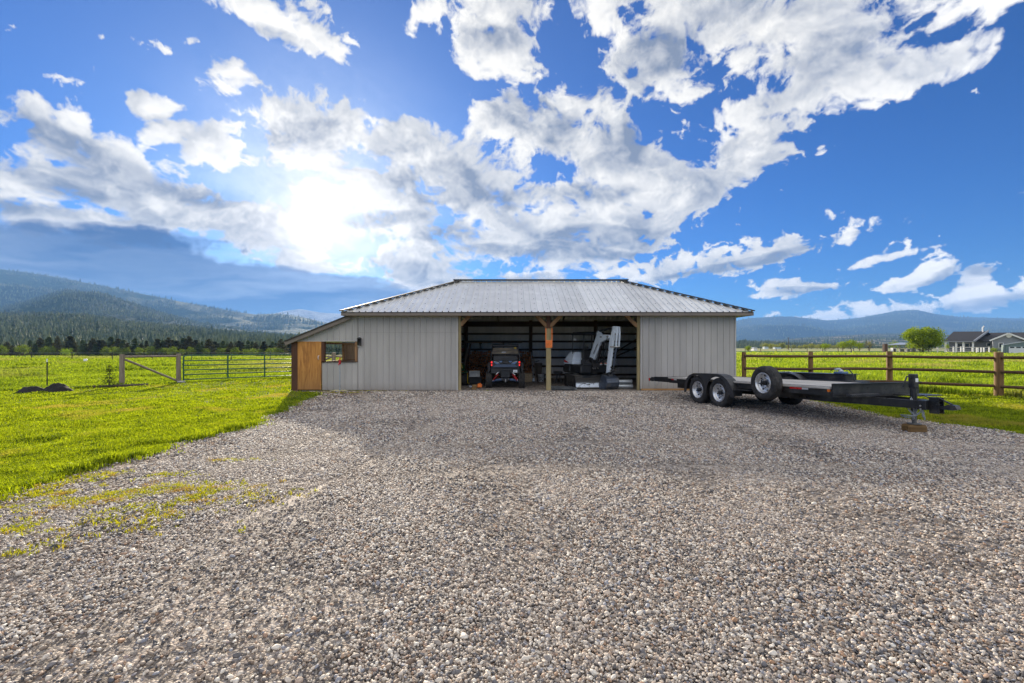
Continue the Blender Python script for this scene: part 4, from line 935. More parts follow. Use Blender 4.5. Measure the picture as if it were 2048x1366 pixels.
# a little post behind the barn that hangs the green gate
t = tag(MB().tube([(-11.03, 24.15, 0), (-11.03, 24.15, 1.45)], .085, 12).build('gate_post', M['oldwood']), 'round wooden gate post half hidden behind the plywood door post', 'post')

# ---------------------------------------------------------------- equipment trailer
def wheel(parent, x, y, z, side, r=.39, w=.235, rm=.235, name='wheel', M4=None):
    """wheel with its axis along x; side +1/-1 is where the dish faces"""
    T = M4 if M4 is not None else Matrix.Translation((x, y, z)) @ Matrix.Rotation(R(90)*side, 4, 'Y')
    q = MB(); h = w/2
    prof = [(rm, -h*.75), (rm+.02, -h*.9), (r*.80, -h), (r*.93, -h*.93), (r*.985, -h*.78), (r, -h*.5), (r, h*.5), (r*.985, h*.78), (r*.93, h*.93), (r*.80, h), (rm+.02, h*.9), (rm, h*.75), (rm-.01, 0)]
    q.lathe(prof, T, 48, closed=True)
    for g in (-.55, -.18, .18, .55):      # ribs of tread stand proud between the grooves
        q.lathe([(r, h*g-.018), (r+.005, h*g-.014), (r+.005, h*g+.014), (r, h*g+.018)], T, 48, smooth=False)
    o = q.build(name, None, parent); o.data.materials.append(M['rubber'])
    q = MB(); q.lathe([(rm+.004, h*.78), (rm+.004, h*.86), (rm-.012, h*.84), (rm-.02, h*.3), (rm-.045, h*.05), (rm*.62, -h*.05), (rm*.58, h*.12), (rm*.33, h*.16), (rm*.30, h*.1), (0, h*.1)], T, 48)
    rmo = q.build('rim', M['rim'], o)
    q = MB()
    for k in range(8):     # hand holes round the disc
        a = k*math.pi/4+.2; c = T @ Vector((math.cos(a)*rm*.74, math.sin(a)*rm*.74, -h*.005)); n = (T.to_3x3() @ Vector((0, 0, 1))).normalized()
        q.tube([c-n*.004, c+n*.012], .020, 10)
    q.build('hand_hole', M['blackpl'], o)['kind'] = 'stuff'
    q = MB(); q.lathe([(.055, h*.1), (.055, h*.62), (.045, h*.78), (0, h*.8)], T, 20)
    for k in range(8):
        a = k*math.pi/4; c = T @ Vector((math.cos(a)*rm*.43, math.sin(a)*rm*.43, h*.12)); n = (T.to_3x3() @ Vector((0, 0, 1))).normalized(); q.tube([c, c+n*.02], .010, 6)
    q.build('hub', M['black'], o); return o
HEAD = math.atan2(-.233, -.972)
tl_ = thing('flatbed_trailer', (6.52, 13.02, 0), 'black tandem axle flatbed trailer with a grey board deck parked on the gravel', 'trailer', rot=(R(1.6), 0, HEAD))
tl_.rotation_mode = 'XYZ'
DT = .700     # deck top
def Tp(mb, n, m, **k): return mb.build(n, M[m] if isinstance(m, str) else m, tl_, **k)
def tz(y): return .385-.0279*y
for s in (1, -1):
    for y in (.45, -.45): wheel(tl_, s*1.085, y, tz(y)+.003, s)
for y in (.45, -.45):
    q = MB(); q.tube([(-1.0, y, tz(y)), (1.0, y, tz(y))], .045, 10); Tp(q, 'axle', 'black')
# deck boards in one sheet, with gaps
q = MB(); bx = -1.0
while bx < .99: q.rbox(bx+.003, bx+.187, -2.1, 3.66, DT-.042, DT, .004); bx += .19
Tp(q, 'deck', 'deck')
q = MB()
for s in (1, -1):
    q.box(s*1.0-.04*(s < 0), s*1.0+.04*(s > 0), -2.1, 3.70, DT-.17, DT+.008); q.box(s*1.04-.05*(s > 0), s*1.04+.05*(s < 0), -2.1, 3.70, DT-.178, DT-.165)
for y in np.arange(-1.8, 3.5, .6): q.box(-1.0, 1.0, y, y+.05, DT-.13, DT-.045)
Tp(q, 'side_rail', 'black')
q = MB()
for s in (1, -1):
    q.add([(s*.52, -2.3, DT-.36), (s*.62, -2.3, DT-.36), (s*.62, -2.3, DT-.172), (s*.52, -2.3, DT-.172), (s*.52, 3.0, DT-.34), (s*.62, 3.0, DT-.34), (s*.62, 3.0, DT-.180), (s*.52, 3.0, DT-.180),
           (s*.04, 4.70, DT-.36), (s*.13, 4.70, DT-.36), (s*.13, 4.70, DT-.21), (s*.04, 4.70, DT-.21)],
          [(0, 1, 2, 3), (0, 4, 5, 1), (1, 5, 6, 2), (2, 6, 7, 3), (3, 7, 4, 0), (4, 8, 9, 5), (5, 9, 10, 6), (6, 10, 11, 7), (7, 11, 8, 4), (8, 11, 10, 9)])
Tp(q, 'tongue', 'black', bevel=.006)
# steel headboard across the front with a lip
q = MB(); q.box(-1.10, 1.10, 3.705, 3.735, DT-.20, DT+.075); q.box(-1.10, 1.10, 3.735, 3.80, DT+.062, DT+.078); q.box(-1.10, 1.10, 3.736, 3.80, DT-.20, DT-.185)
Tp(q, 'headboard', 'black')
q = MB(); q.rbox(.30, .98, 3.90, 4.02, DT-.17, DT-.12, .005); q.box(-.9, -.25, 3.85, 4.3, DT-.17, DT-.15); Tp(q, 'step', 'plate')
# beavertail and rear
q = MB()
for s in (1, -1):
    q.add([(s*.98, -2.1, DT-.17), (s*1.04, -2.1, DT-.17), (s*1.04, -2.1, DT+.005), (s*.98, -2.1, DT+.005), (s*.98, -3.0, DT-.17), (s*1.04, -3.0, DT-.17), (s*1.04, -3.0, DT-.02), (s*.98, -3.0, DT-.02)], [(0, 1, 2, 3), (0, 4, 5, 1), (1, 5, 6, 2), (2, 6, 7, 3), (3, 7, 4, 0), (4, 7, 6, 5)])
q.box(-1.12, 1.12, -3.06, -3.0, DT-.17, DT-.03)
for x in np.arange(-.9, .95, .3): q.bar((x, -2.1, DT-.03), (x, -3.0, DT-.06), .05, .05)
Tp(q, 'beavertail', 'black')
for s in (1, -1):
    q = MB(); q.rbox(s*1.0-.08, s*1.0+.16 if s > 0 else s*1.0+.08, -3.16, -3.065, DT-.16, DT-.06, .006) if s > 0 else q.rbox(-1.16, -.92, -3.16, -3.065, DT-.16, DT-.06, .006); h_ = Tp(q, 'tail_light', 'black')
    q = MB(); q.rbox(s*1.10-.04, s*1.10+.055 if s > 0 else s*1.10+.04, -3.14, -3.09, DT-.15, DT-.07, .004, Matrix.Translation((.012*s, 0, 0))); q.build('lens', M['red'], h_)
q = MB(); q.tube([(1.02, -2.7, DT-.15), (1.06, -2.75, DT-.26), (1.05, -2.9, DT-.29), (1.04, -3.0, DT-.16)], .008, 6); Tp(q, 'wire', 'galvp')
# fenders: teardrop sheet and a cut-out skirt
def fender(s):
    arc = [(-1.0, .40), (-.97, .55), (-.88, .70), (-.74, .81), (-.55, .868), (0, .876), (.50, .872), (.68, .838), (.84, .75), (.97, .62), (1.06, .47), (1.10, .34)]
    low = [(.02, .30), (.02, .30)]
    q = MB(); x0, x1 = (.985, 1.245) if s > 0 else (-1.245, -.985); t_ = .006
    n = len(arc); vs = []
    for (y, z) in arc: vs += [(x0, y, z), (x1, y, z), (x1, y, z-t_), (x0, y, z-t_)]
    fs = []
    for i in range(n-1):
        a = 4*i; b = a+4
        for k in range(4): fs.append((a+k, a+(k+1) % 4, b+(k+1) % 4, b+k))
    q.add(vs, fs, None, False)
    # side skirt with two wheel arches
    def low_edge(y):
        z = .30
        zz = [tz(c)+math.sqrt(max(0, .425**2-(y-c)**2)) for c in (.45, -.45) if abs(y-c) < .425]
        return max([z]+zz)
    ysk = np.linspace(-1.0, 1.10, 60); top = np.interp(ysk, [a for a, b in arc], [b for a, b in arc])
    for face in ((x1 if s > 0 else x0),):
        vs = []
        for y, z in zip(ysk, top): lo = min(low_edge(y), z-.012); lo = max(lo, z-.30) if abs(y) > .9 else lo; vs += [(face, y, z-.001), (face, y, lo), (face-s*.005, y, z-.001), (face-s*.005, y, lo)]
        fs = []
        for i in range(len(ysk)-1):
            a = 4*i; b = a+4; fs += [(a, a+1, b+1, b), (a+2, b+2, b+3, a+3), (a+1, a+3, b+3, b+1)]
        q.add(vs, fs)
    f = Tp(q, 'fender', 'plate'); return f
fender(1); fender(-1)
q = MB(); q.box(1.05, 1.24, 1.08, 1.62, DT-.21, DT-.195); q.box(-1.24, -1.05, 1.08, 1.62, DT-.21, DT-.195); Tp(q, 'fender_step', 'black')
# reflectors and marker lamp
for y, c in ((2.95, 'white'), (2.79, 'red'), (2.63, 'red'), (-1.98, 'red'), (-1.84, 'white')):
    q = MB(); q.box(1.041, 1.044, y, y+.155, DT-.085, DT-.025); o = Tp(q, 'reflector', c)
q = MB(); q.tube([(1.04, 3.60, DT-.07), (1.065, 3.60, DT-.07)], .03, 14); Tp(q, 'marker_lamp', 'amber')
for y in (1.6, 3.25):
    q = MB(); q.tube([(1.04, y-.08, DT-.05), (1.10, y-.07, DT-.05), (1.10, y+.07, DT-.05), (1.04, y+.08, DT-.05)], .009, 6); Tp(q, 'stake_pocket', 'black')
# jack, coupler, chains
q = MB(); q.tube([(0, 4.42, DT-.42), (0, 4.42, DT+.05)], .052, 14); q.rbox(-.06, .05, 4.36, 4.48, DT-.0, DT+.27, .015); q.tube([(.05, 4.42, DT+.19), (.12, 4.40, DT+.23), (.14, 4.36, DT+.10), (.16, 4.35, DT+.02)], .014, 8); jk = Tp(q, 'jack', 'black')
q = MB(); q.tube([(0, 4.42, .035), (0, 4.42, DT-.40)], .038, 14)
q.lathe([(.0, 0), (.11, 0), (.115, .008), (.10, .018), (0, .02)], Matrix.Translation((0, 4.42, .03)), 20); q.build('foot', M['jack'], jk)
q = MB(); q.box(-.035, .03, 4.482, 4.486, DT+.12, DT+.19); q.build('sticker', M['white'], jk)
q = MB(); q.rbox(-.17, .17, 4.86, 5.02, DT-.37, DT-.20, .01); q.box(-.05, .05, 5.02, 5.07, DT-.43, DT-.14); q.box(.05, .062, 5.0, 5.16, DT-.43, DT-.14); q.box(-.062, -.05, 5.0, 5.16, DT-.43, DT-.14)
for z in (-.39, -.33, -.27, -.21): q.tube([(-.075, 5.12, DT+z), (.075, 5.12, DT+z)], .011, 8)
q.prism([(5.08, DT-.30), (5.22, DT-.285), (5.30, DT-.25), (5.40, DT-.26), (5.43, DT-.32), (5.36, DT-.345), (5.08, DT-.34)], -.055, .055, Matrix.Rotation(R(90), 4, 'Z') @ Matrix.Diagonal((1, 1, 1, 1)))
q.bar((0, 5.12, DT-.15), (0, 5.33, DT-.25), .03, .02)
cp = Tp(q, 'coupler', 'black')
q = MB(); q.tube([(-.0, 5.07, DT-.33), (0, 5.10, DT-.33)], .001, 3); 
for z in (-.36, -.30): q.tube([(.05, 4.94, DT+z), (.185, 4.94, DT+z)], .016, 10)
q.build('bolt', M['chrome'], cp)
def chain(pts, r=.0065, link=.036):
    q = MB(); P = [Vector(p) for p in pts]; d = 0; seg = []
    for a, b in zip(P, P[1:]):
        n = max(1, int((b-a).length/(link*.72))); 
        for i in range(n): seg.append((a+(b-a)*i/n, (b-a).normalized()))
    for i, (c, dr_) in enumerate(seg):
        x, y, z = axes(dr_); u = x if i % 2 else y
        ring = [c+dr_*math.sin(t)*link*.62+u*math.cos(t)*link*.36 for t in np.linspace(0, 2*math.pi, 9)]
        q.tube(ring, r, 5, caps=False)
    return q
cat_ = [(.13, 4.95-.55*t, DT-.36-.20*4*t*(1-t)*.9) for t in np.linspace(0, 1, 10)]
q = chain(cat_); Tp(q, 'safety_chain', 'galvp')
q = chain([(.06, 4.42, DT-.18), (.10, 4.46, DT-.25), (.07, 4.47, DT-.38), (.075, 4.47, DT-.50), (.05, 4.44, DT-.56), (.03, 4.47, DT-.48), (.04, 4.49, DT-.36), (.09, 4.48, DT-.22)]); Tp(q, 'safety_chain', 'galvp')
q = chain([(.12, 4.93, DT-.37), (.12, 4.94, DT-.50), (.10, 4.95, DT-.54), (.09, 4.93, DT-.46), (.10, 4.92, DT-.38)]); Tp(q, 'safety_chain', 'galvp')
for o_ in list(tl_.children):
    if o_.name.startswith(('coupler', 'safety_chain')):
        for m_ in [o_]+list(o_.children):
            for v_ in m_.data.vertices:
                if v_.co.y > 4.55 or not o_.name.startswith('safety'): v_.co.y -= .28
q = MB(); q.tube([(-.4, 4.25, DT-.17), (-.3, 4.4, DT-.14), (-.15, 4.55, DT-.16), (0, 4.7, DT-.15), (.02, 4.85, DT-.17)], .012, 6); Tp(q, 'cable', 'black')
# spare wheel on its bracket on the near side
sw = Matrix.Translation((1.19, 2.12, .715)) @ Matrix.Rotation(R(90), 4, 'Y')
wheel(tl_, 0, 0, 0, 1, .385, .235, .235, 'spare_wheel', sw)
q = MB(); q.box(1.04, 1.10, 2.08, 2.16, DT-.1, DT+.06); q.tube([(1.1, 2.12, .715), (1.33, 2.12, .715)], .018, 8); q.bar((1.32, 2.05, .70), (1.32, 2.20, .735), .03, .02); q.bar((1.325, 2.12, .64), (1.325, 2.13, .79), .025, .015); Tp(q, 'spare_bracket', 'black')
# long steel box, hydraulic pump and hose on the far side
q = MB(); q.rbox(-1.62, -1.26, -.55, 1.95, DT-.02, DT+.165, .01); q.box(-1.66, -1.22, -.6, 2.0, DT+.165, DT+.18); q.rbox(-1.60, -1.06, -.2, 2.3, DT-.12, DT+.02, .01); tb = Tp(q, 'tool_box', 'black')
q = MB(); q.lathe([(0, 0), (.055, .0), (.055, .04), (.03, .05), (.03, .07), (0, .075)], Matrix.Translation((-1.40, 1.72, DT+.22)), 14); q.tube([(-1.5, 1.6, DT+.29), (-1.3, 1.66, DT+.29)], .03, 8); q.build('pump', M['galvp'], tb)
q = MB(); q.rbox(-1.50, -1.30, 1.60, 1.84, DT+.181, DT+.23, .01); q.build('pump_base', M['blue'], tb)
q = MB(); q.tube([(-1.38, 1.86, DT+.29), (-1.32, 2.02, DT+.28), (-1.28, 2.14, DT+.18), (-1.27, 2.18, DT+.05), (-1.25, 2.18, DT-.10)], .012, 7); q.tube([(-1.45, 1.55, DT+.30), (-1.5, 1.42, DT+.29), (-1.5, 1.35, DT+.25)], .010, 6); q.build('hose', M['blackpl'], tb)
q = MB(); q.tube([(-1.3, .0, DT+.19), (-1.25, .3, DT+.195), (-1.3, .32, DT+.18)], .012, 6); q.build('latch', M['chrome'], tb)
# wood under the jack foot
jp = tl_.matrix_basis
import mathutils
Mt = Matrix.LocRotScale(tl_.location, Euler(tl_.rotation_euler), None)
jf = Mt @ Vector((0, 4.42, .03))
wb = thing('wood_block', (jf.x, jf.y, 0), 'thick round edged wood block under the trailer jack foot', 'block', rot=(0, 0, R(-7)))
top = jf.z-.004
q = MB(); q.rbox(-.165, .165, -.11, .12, 0, top, .03); q.build('block', M['block'], wb)

# ---------------------------------------------------------------- side by side vehicle in the left bay
uv = thing('utility_vehicle', (-.247, 17.86, 0), 'black and blue side by side utility vehicle seen from behind in the left bay', 'utility vehicle')
def U(mb, n, m, par=None, **k): return mb.build(n, M[m], par or uv, **k)
def knobby(x, y, r=.325, w=.245):
    T = Matrix.Translation((x, y, r)) @ Matrix.Rotation(R(90)*(1 if x > 0 else -1), 4, 'Y'); q = MB(); h = w/2
    q.lathe([(r*.5, -h*.8), (r*.75, -h), (r*.9, -h*.92), (r*.95, -h*.6), (r*.95, h*.6), (r*.9, h*.92), (r*.75, h), (r*.5, h*.8)], T, 32, closed=True)
    for k in range(26):
        a = k*2*math.pi/26
        for j, zo in enumerate((-.085, -.028, .028, .085)):
            aa = a+(j % 2)*.12; Mx = T @ Matrix.Rotation(aa, 4, 'Z') @ Matrix.Translation((r*.965, 0, zo)) @ Matrix.Rotation(R(25 if j % 2 else -25), 4, 'X'); q.box(-.012, .022, -.024, .024, -.021, .021, Mx)
    o = q.build('wheel', M['rubber'], uv); q = MB(); q.lathe([(r*.5, h*.7), (r*.48, h*.3), (r*.3, h*.2), (0, h*.25)], T, 20); q.build('rim', M['black'], o)
for x in (-.645, .62):
    knobby(x, .33); knobby(x, 2.35)
q = MB(); q.rbox(-.48, .46, .05, .95, 1.08, 1.27, .02); q.rbox(-.44, .42, .02, .06, 1.05, 1.09, .01); U(q, 'cargo_bed', 'blackpl')
q = MB()   # tailgate of dark plastic with bright blue panels
q.prism([(-.60, .90), (-.56, 1.07), (.53, 1.07), (.57, .90), (.47, .80), (-.50, .80)], .02, .10); tg = U(q, 'tailgate', 'blackpl', bevel=.01)
q = MB(); q.prism([(-.44, .86), (-.50, .90), (-.46, .83), (.44, .83), (.47, .90), (.41, .86), (.38, .92), (.10, .93), (-.12, .93), (-.38, .92)], -.005, .018); q.build('lower_panel', paint('slate_plastic', (.05, .075, .13), .4, 0, .1), tg)
for s in (-1, 1):
    q = MB(); q.prism([(s*.45, 1.06), (s*.40, 1.03), (s*.20, .945), (s*.34, .94), (s*.42, .99)][::s], -.008, .017); q.prism([(s*.26, 1.065), (s*.12, 1.065), (s*.17, 1.0), (s*.20, 1.01)][::s], -.008, .017); q.build('blue_panel', M['blue'], tg)
    q = MB(); q.prism([(s*.455, 1.062), (s*.43, 1.045), (s*.23, .985), (s*.26, 1.005)][::s], -.014, -.009); q.build('silver_stripe', M['rim'], tg)
q = MB(); q.rbox(-.09, .11, -.02, .02, .965, 1.055, .012); q.build('latch', M['black'], tg)
t = NT('tail_lamp'); b_ = t.bsdf((.75, .02, .02), .3); b_.inputs['Emission Color'].default_value = (1, .03, .03, 1); b_.inputs['Emission Strength'].default_value = .6; M['tail'] = t.m
for x in (-.535, .533):
    q = MB(); q.rbox(x-.028, x+.028, -.012, .03, .975, 1.045, .01); q.rbox(x-.022, x+.022, -.012, .03, .875, .935, .01); U(q, 'tail_light', 'tail')
for s, x in ((-1, -.60), (1, .60)):   # wheel arch flares
    q = MB(); q.add([(x, .0, 1.03), (x+s*.10, .03, .93), (x+s*.06, .05, .60), (x-s*.0, .04, .70), (x, .75, 1.05), (x+s*.12, .75, .95), (x+s*.08, .80, .60), (x, .8, .70)], [(0, 1, 5, 4), (1, 2, 6, 5), (0, 3, 2, 1), (3, 7, 6, 2), (4, 5, 6, 7)]); U(q, 'mud_flare', 'blackpl')
q = MB()   # roll cage
for x, x2 in ((-.60, -.53), (.55, .46)):
    q.tube([(x, 1.0, .95), (x, 1.02, 1.35), (x2, 1.1, 1.64), (x2, 1.3, 1.69), (x2, 2.2, 1.66), (x, 2.9, 1.1)], .028, 8)
q.tube([(-.60, 1.02, 1.30), (.55, 1.02, 1.30)], .025, 8); q.tube([(-.53, 1.15, 1.66), (.46, 1.15, 1.66)], .028, 8); U(q, 'roll_cage', 'black')
q = MB(); q.rbox(-.58, .52, 1.04, 2.35, 1.60, 1.71, .03); U(q, 'roof', 'blackpl')
t = NT('smoked_window'); b_ = t.bsdf(t.ramp(t.noise(t.vmul(t.obj(), (2, 1, 9)), 1.5, 5), [(.35, (.07, .055, .04)), (.65, (.24, .18, .11))]), .3, 0, None, .4); M['smoke'] = t.m
q = MB(); q.add([(-.575, 1.03, 1.30), (.525, 1.03, 1.30), (.46, 1.10, 1.565), (-.53, 1.10, 1.565), (-.575, 1.04, 1.30), (.525, 1.04, 1.30), (.46, 1.11, 1.565), (-.53, 1.11, 1.565)], [(0, 1, 2, 3), (4, 7, 6, 5), (0, 4, 5, 1), (3, 2, 6, 7), (0, 3, 7, 4), (1, 5, 6, 2)]); rw = U(q, 'rear_window', 'smoke')
q = MB(); q.prism([(.34, 1.53), (.42, 1.53), (.41, 1.59), (.33, 1.59)], 1.085, 1.092); q.build('yellow_sticker', M['yellow'], rw)
q = MB(); q.prism([(-.19, 1.385), (-.14, 1.365), (-.02, 1.365), (.01, 1.39), (-.01, 1.415), (-.12, 1.418), (-.15, 1.40)], 1.035, 1.042)
q.build('white_decal', M['white'], rw)
q = MB()
for k in range(4): q.box(-.125+k*.03, -.105+k*.03, 1.031, 1.0345, 1.382, 1.402)
q.build('decal_letters', M['flash'], rw)
q = MB(); q.rbox(-.60, .57, .10, 2.7, .55, .92, .04); q.rbox(-.55, .5, 2.6, 3.0, .5, 1.05, .05); q.rbox(-.5, -.05, 1.35, 1.5, .9, 1.35, .04); q.rbox(.0, .45, 1.35, 1.5, .9, 1.35, .04); U(q, 'body', 'blackpl')
q = MB(); q.rbox(-.21, .19, .06, .30, .40, .70, .04); q.rbox(-.15, .15, .10, .5, .28, .42, .02); U(q, 'muffler_box', 'black')
for s, (a, b) in ((-1, ((-.26, .60), (-.49, .31))), (1, ((.25, .58), (.455, .32)))):
    q = MB(); n = 9; P = []
    for k in range(n*10+1):
        f = .22+.78*k/(n*10); c = Vector((a[0]+(b[0]-a[0])*f, .14, a[1]+(b[1]-a[1])*f)); an = k*2*math.pi/10; P.append(c+Vector((math.cos(an)*.036*abs(s), math.sin(an)*.036, math.cos(an)*.02)))
    q.tube(P, .009, 5); q.tube([(a[0], .14, a[1]), (b[0], .14, b[1])], .018, 8); sp_ = U(q, 'shock_absorber', 'redp')
    q = MB(); q.tube([(a[0]+s*.02, .10, a[1]+.03), (a[0]+s*.11, .10, a[1]-.06)], .014, 8); q.tube([(b[0]-.01, .10, b[1]), (b[0]+.01, .10, b[1])], .02, 8); q.build('reservoir', M['white'], sp_)
    q = MB(); q.tube([(s*.16, .16, .36), (s*.34, .18, .34), (s*.42, .2, .29), (s*.53, .25, .25)], .022, 8); q.tube([(s*.16, .30, .30), (s*.53, .32, .26)], .018, 8); U(q, 'suspension_arm', 'blue')
q = MB(); q.rbox(.29, .45, .015, .022, .62, .72, .003); pl = U(q, 'licence_plate', 'white'); q = MB(); q.box(.315, .425, .011, .0145, .645, .69); q.build('plate_text', M['galvp'], pl)
q = MB(); q.tube([(0, -.10, .30), (0, .2, .30)], .022, 8); q.ball((0, -.09, .35), .025, 10); q.tube([(-.14, .03, .40), (-.14, .05, .34)], .013, 6); q.tube([(.13, .03, .40), (.13, .05, .34)], .013, 6); q.ball((0, -.09, .26), .014, 8); U(q, 'tow_hitch', 'chrome')

# ---------------------------------------------------------------- mini digger in the right bay
dx_ = thing('mini_digger', (3.05, 18.7, 0), 'white and black mini digger with a folded boom in the right bay', 'digger')
gx, gy = .11, -.994     # tracks point this way
Tk = Matrix(((gy*-1*-1, gx, 0, 0), (0, 0, 0, 0), (0, 0, 1, 0), (0, 0, 0, 1)))
Tk = Matrix.Rotation(math.atan2(-gx, gy), 4, 'Z')       # local +y -> travel direction
def D(mb, n, m, par=None, **k): return mb.build(n, M[m] if isinstance(m, str) else m, par or dx_, **k)
def stadium(l, h, n=8):
    r = h/2; P = []
    for k in range(n+1): a = -math.pi/2+math.pi*k/n; P.append((l/2-r+math.cos(a)*r, r+math.sin(a)*r))
    for k in range(n+1): a = math.pi/2+math.pi*k/n; P.append((-l/2+r+math.cos(a)*r, r+math.sin(a)*r))
    return P
for s in (1, -1):
    q = MB(); Mx = Tk @ Matrix.Translation((s*.60, 0, 0)) @ Matrix.Rotation(R(90), 4, 'Z')
    q.prism(stadium(1.95, .50), -.15, .15, Mx); P = stadium(1.95, .50, 10)
    for i in range(46):     # track lugs
        f = i/46*len(P); a = P[int(f) % len(P)]; b = P[(int(f)+1) % len(P)]; w_ = f-int(f); 
    L_ = [math.dist(P[i], P[(i+1) % len(P)]) for i in range(len(P))]; tot = sum(L_); st_ = .085; dcur = 0
    while dcur < tot:
        a = 0; rem = dcur
        while rem > L_[a]: rem -= L_[a]; a += 1
        p0, p1 = P[a], P[(a+1) % len(P)]; f = rem/L_[a]; c = (p0[0]+(p1[0]-p0[0])*f, p0[1]+(p1[1]-p0[1])*f); an = math.atan2(p1[1]-p0[1], p1[0]-p0[0])
        Ml = Mx @ Matrix.Translation((c[0], 0, c[1])) @ Matrix.Rotation(-an, 4, 'Y'); q.box(-.022, .022, -.152, .152, -.018, .018, Ml); dcur += st_
    tk = D(q, 'track', 'rubberd')
    q = MB()
    for y, r_ in ((-.72, .20), (.72, .19), (-.35, .10), (0, .10), (.35, .10)): 
        q.lathe([(0, -.165), (r_*.8, -.165), (r_, -.15), (r_, .15), (r_*.8, .165), (0, .165)], Tk @ Matrix.Translation((s*.60, y, .25 if r_ > .15 else .13)) @ Matrix.Rotation(R(90), 4, 'Y'), 16)
    q.build('track_wheel', M['black'], tk)
q = MB(); q.rbox(-.45, .45, -.5, .5, .25, .50, .02, Tk); q.lathe([(0, .48), (.36, .48), (.36, .60), (0, .60)], Matrix.Identity(4), 24); q.bar(Tk @ Vector((-.33, .4, .3)), Tk @ Vector((-.33, 1.1, .22)), .08, .1); q.bar(Tk @ Vector((.33, .4, .3)), Tk @ Vector((.33, 1.1, .22)), .08, .1); D(q, 'undercarriage', 'black')
bl = MB(); prf = [(0, .02), (.06, .0), (.10, .06), (.075, .20), (.09, .34), (.13, .43), (.10, .44), (.05, .34), (.035, .2), (.055, .08)]
Mb = Tk @ Matrix.Translation((0, 1.06, 0)) @ Matrix.Rotation(R(90), 4, 'Z'); bl.prism([(x, z) for x, z in prf], -.77, .77, Mb)
t = NT('worn_blade_paint'); p = t.obj(); z_ = t.n('SeparateXYZ'); t.set(z_.inputs[0], p); nz = t.noise(t.vmul(p, (3, 3, 9)), 2.2, 8, .7)
band = t.math('MULTIPLY', t.ramp(z_.outputs[2], [(.07, 0), (.10, 1)]), t.ramp(z_.outputs[2], [(.22, 1), (.27, 0)])); c = t.mix(t.math('MULTIPLY', band, t.ramp(nz, [(.40, 0), (.47, 1)])), (.055, .052, .05), (.66, .72, .80))
t.bsdf(c, .5); D(bl, 'dozer_blade', t.m)
# upper works
ux, uy = .42, -.907; Up = Matrix.Rotation(math.atan2(-ux, uy), 4, 'Z') @ Matrix.Translation((-.02, 0, 0))
def hexa(q, a, b, Mx):     # a: bottom rect (x0,x1,y0,y1,z) b: top rect
    x0, x1, y0, y1, z = a; X0, X1, Y0, Y1, Z = b
    q.add([(x0, y0, z), (x1, y0, z), (x1, y1, z), (x0, y1, z), (X0, Y0, Z), (X1, Y0, Z), (X1, Y1, Z), (X0, Y1, Z)], [(0, 3, 2, 1), (4, 5, 6, 7), (0, 1, 5, 4), (1, 2, 6, 5), (2, 3, 7, 6), (3, 0, 4, 7)], Mx)
q = MB(); q.rbox(-.62, .62, -.88, .42, .56, .90, .05, Up); q.rbox(-.66, .66, -.90, -.35, .58, .86, .05, Up); D(q, 'counterweight', 'blackpl')
q = MB(); hexa(q, (-.63, .63, -.91, -.18, .905), (-.60, .61, -.88, -.22, 1.06), Up); hexa(q, (-.60, .61, -.88, -.22, 1.06), (-.42, .44, -.70, -.32, 1.40), Up); ec = D(q, 'engine_cover', 'machine', bevel=.03)
q = MB(); q.add([Up @ Vector(p) for p in ((.640, -.82, 1.09), (.640, -.82, .99), (.645, -.45, .96), (.640, -.60, 1.03))], [(0, 1, 2, 3)]); q.build('red_flash', M['redp'], ec)
q = MB(); q.rbox(-.28, .28, -.15, .32, .90, 1.12, .05, Up); q.rbox(-.22, .22, -.20, -.10, 1.1, 1.48, .045, Up); q.rbox(-.12, .12, -.19, -.11, 1.48, 1.62, .03, Up); D(q, 'seat', 'seat')
q = MB(); q.rbox(-.50, .50, -.55, .50, 2.08, 2.16, .035, Up); q.rbox(-.44, .44, -.5, .45, 2.16, 2.20, .02, Up); D(q, 'canopy', 'blackpl')
for x, y in ((.46, -.42), (-.46, -.42), (.46, .38), (-.46, .38)):
    q = MB(); q.tube([Up @ Vector((x, y, .9)), Up @ Vector((x, y, 2.1))], .022, 8); D(q, 'canopy_post', 'black')
q = MB(); q.rbox(.30, .47, -.45, -.41, 1.86, 1.95, .005, Up); D(q, 'work_lamp', M['white'])
q = MB(); q.tube([Up @ Vector((-.35, .3, .9)), Up @ Vector((-.35, .42, 1.25)), Up @ Vector((-.35, .36, 1.36))], .018, 6); q.tube([Up @ Vector((-.1, .34, .9)), Up @ Vector((-.1, .48, 1.3))], .016, 6); q.rbox(-.55, .55, .30, .45, .86, 1.0, .03, Up); D(q, 'controls', 'blackpl')
for x in (-.30, -.52):
    q = MB(); q.rbox(x-.06, x+.06, .455, .465, .885, .97, .003, Up); w_ = D(q, 'warning_label', 'white'); q = MB(); q.box(x-.055, x+.055, .466, .469, .935, .965, Up); q.build('label_top', M['orange'], w_)
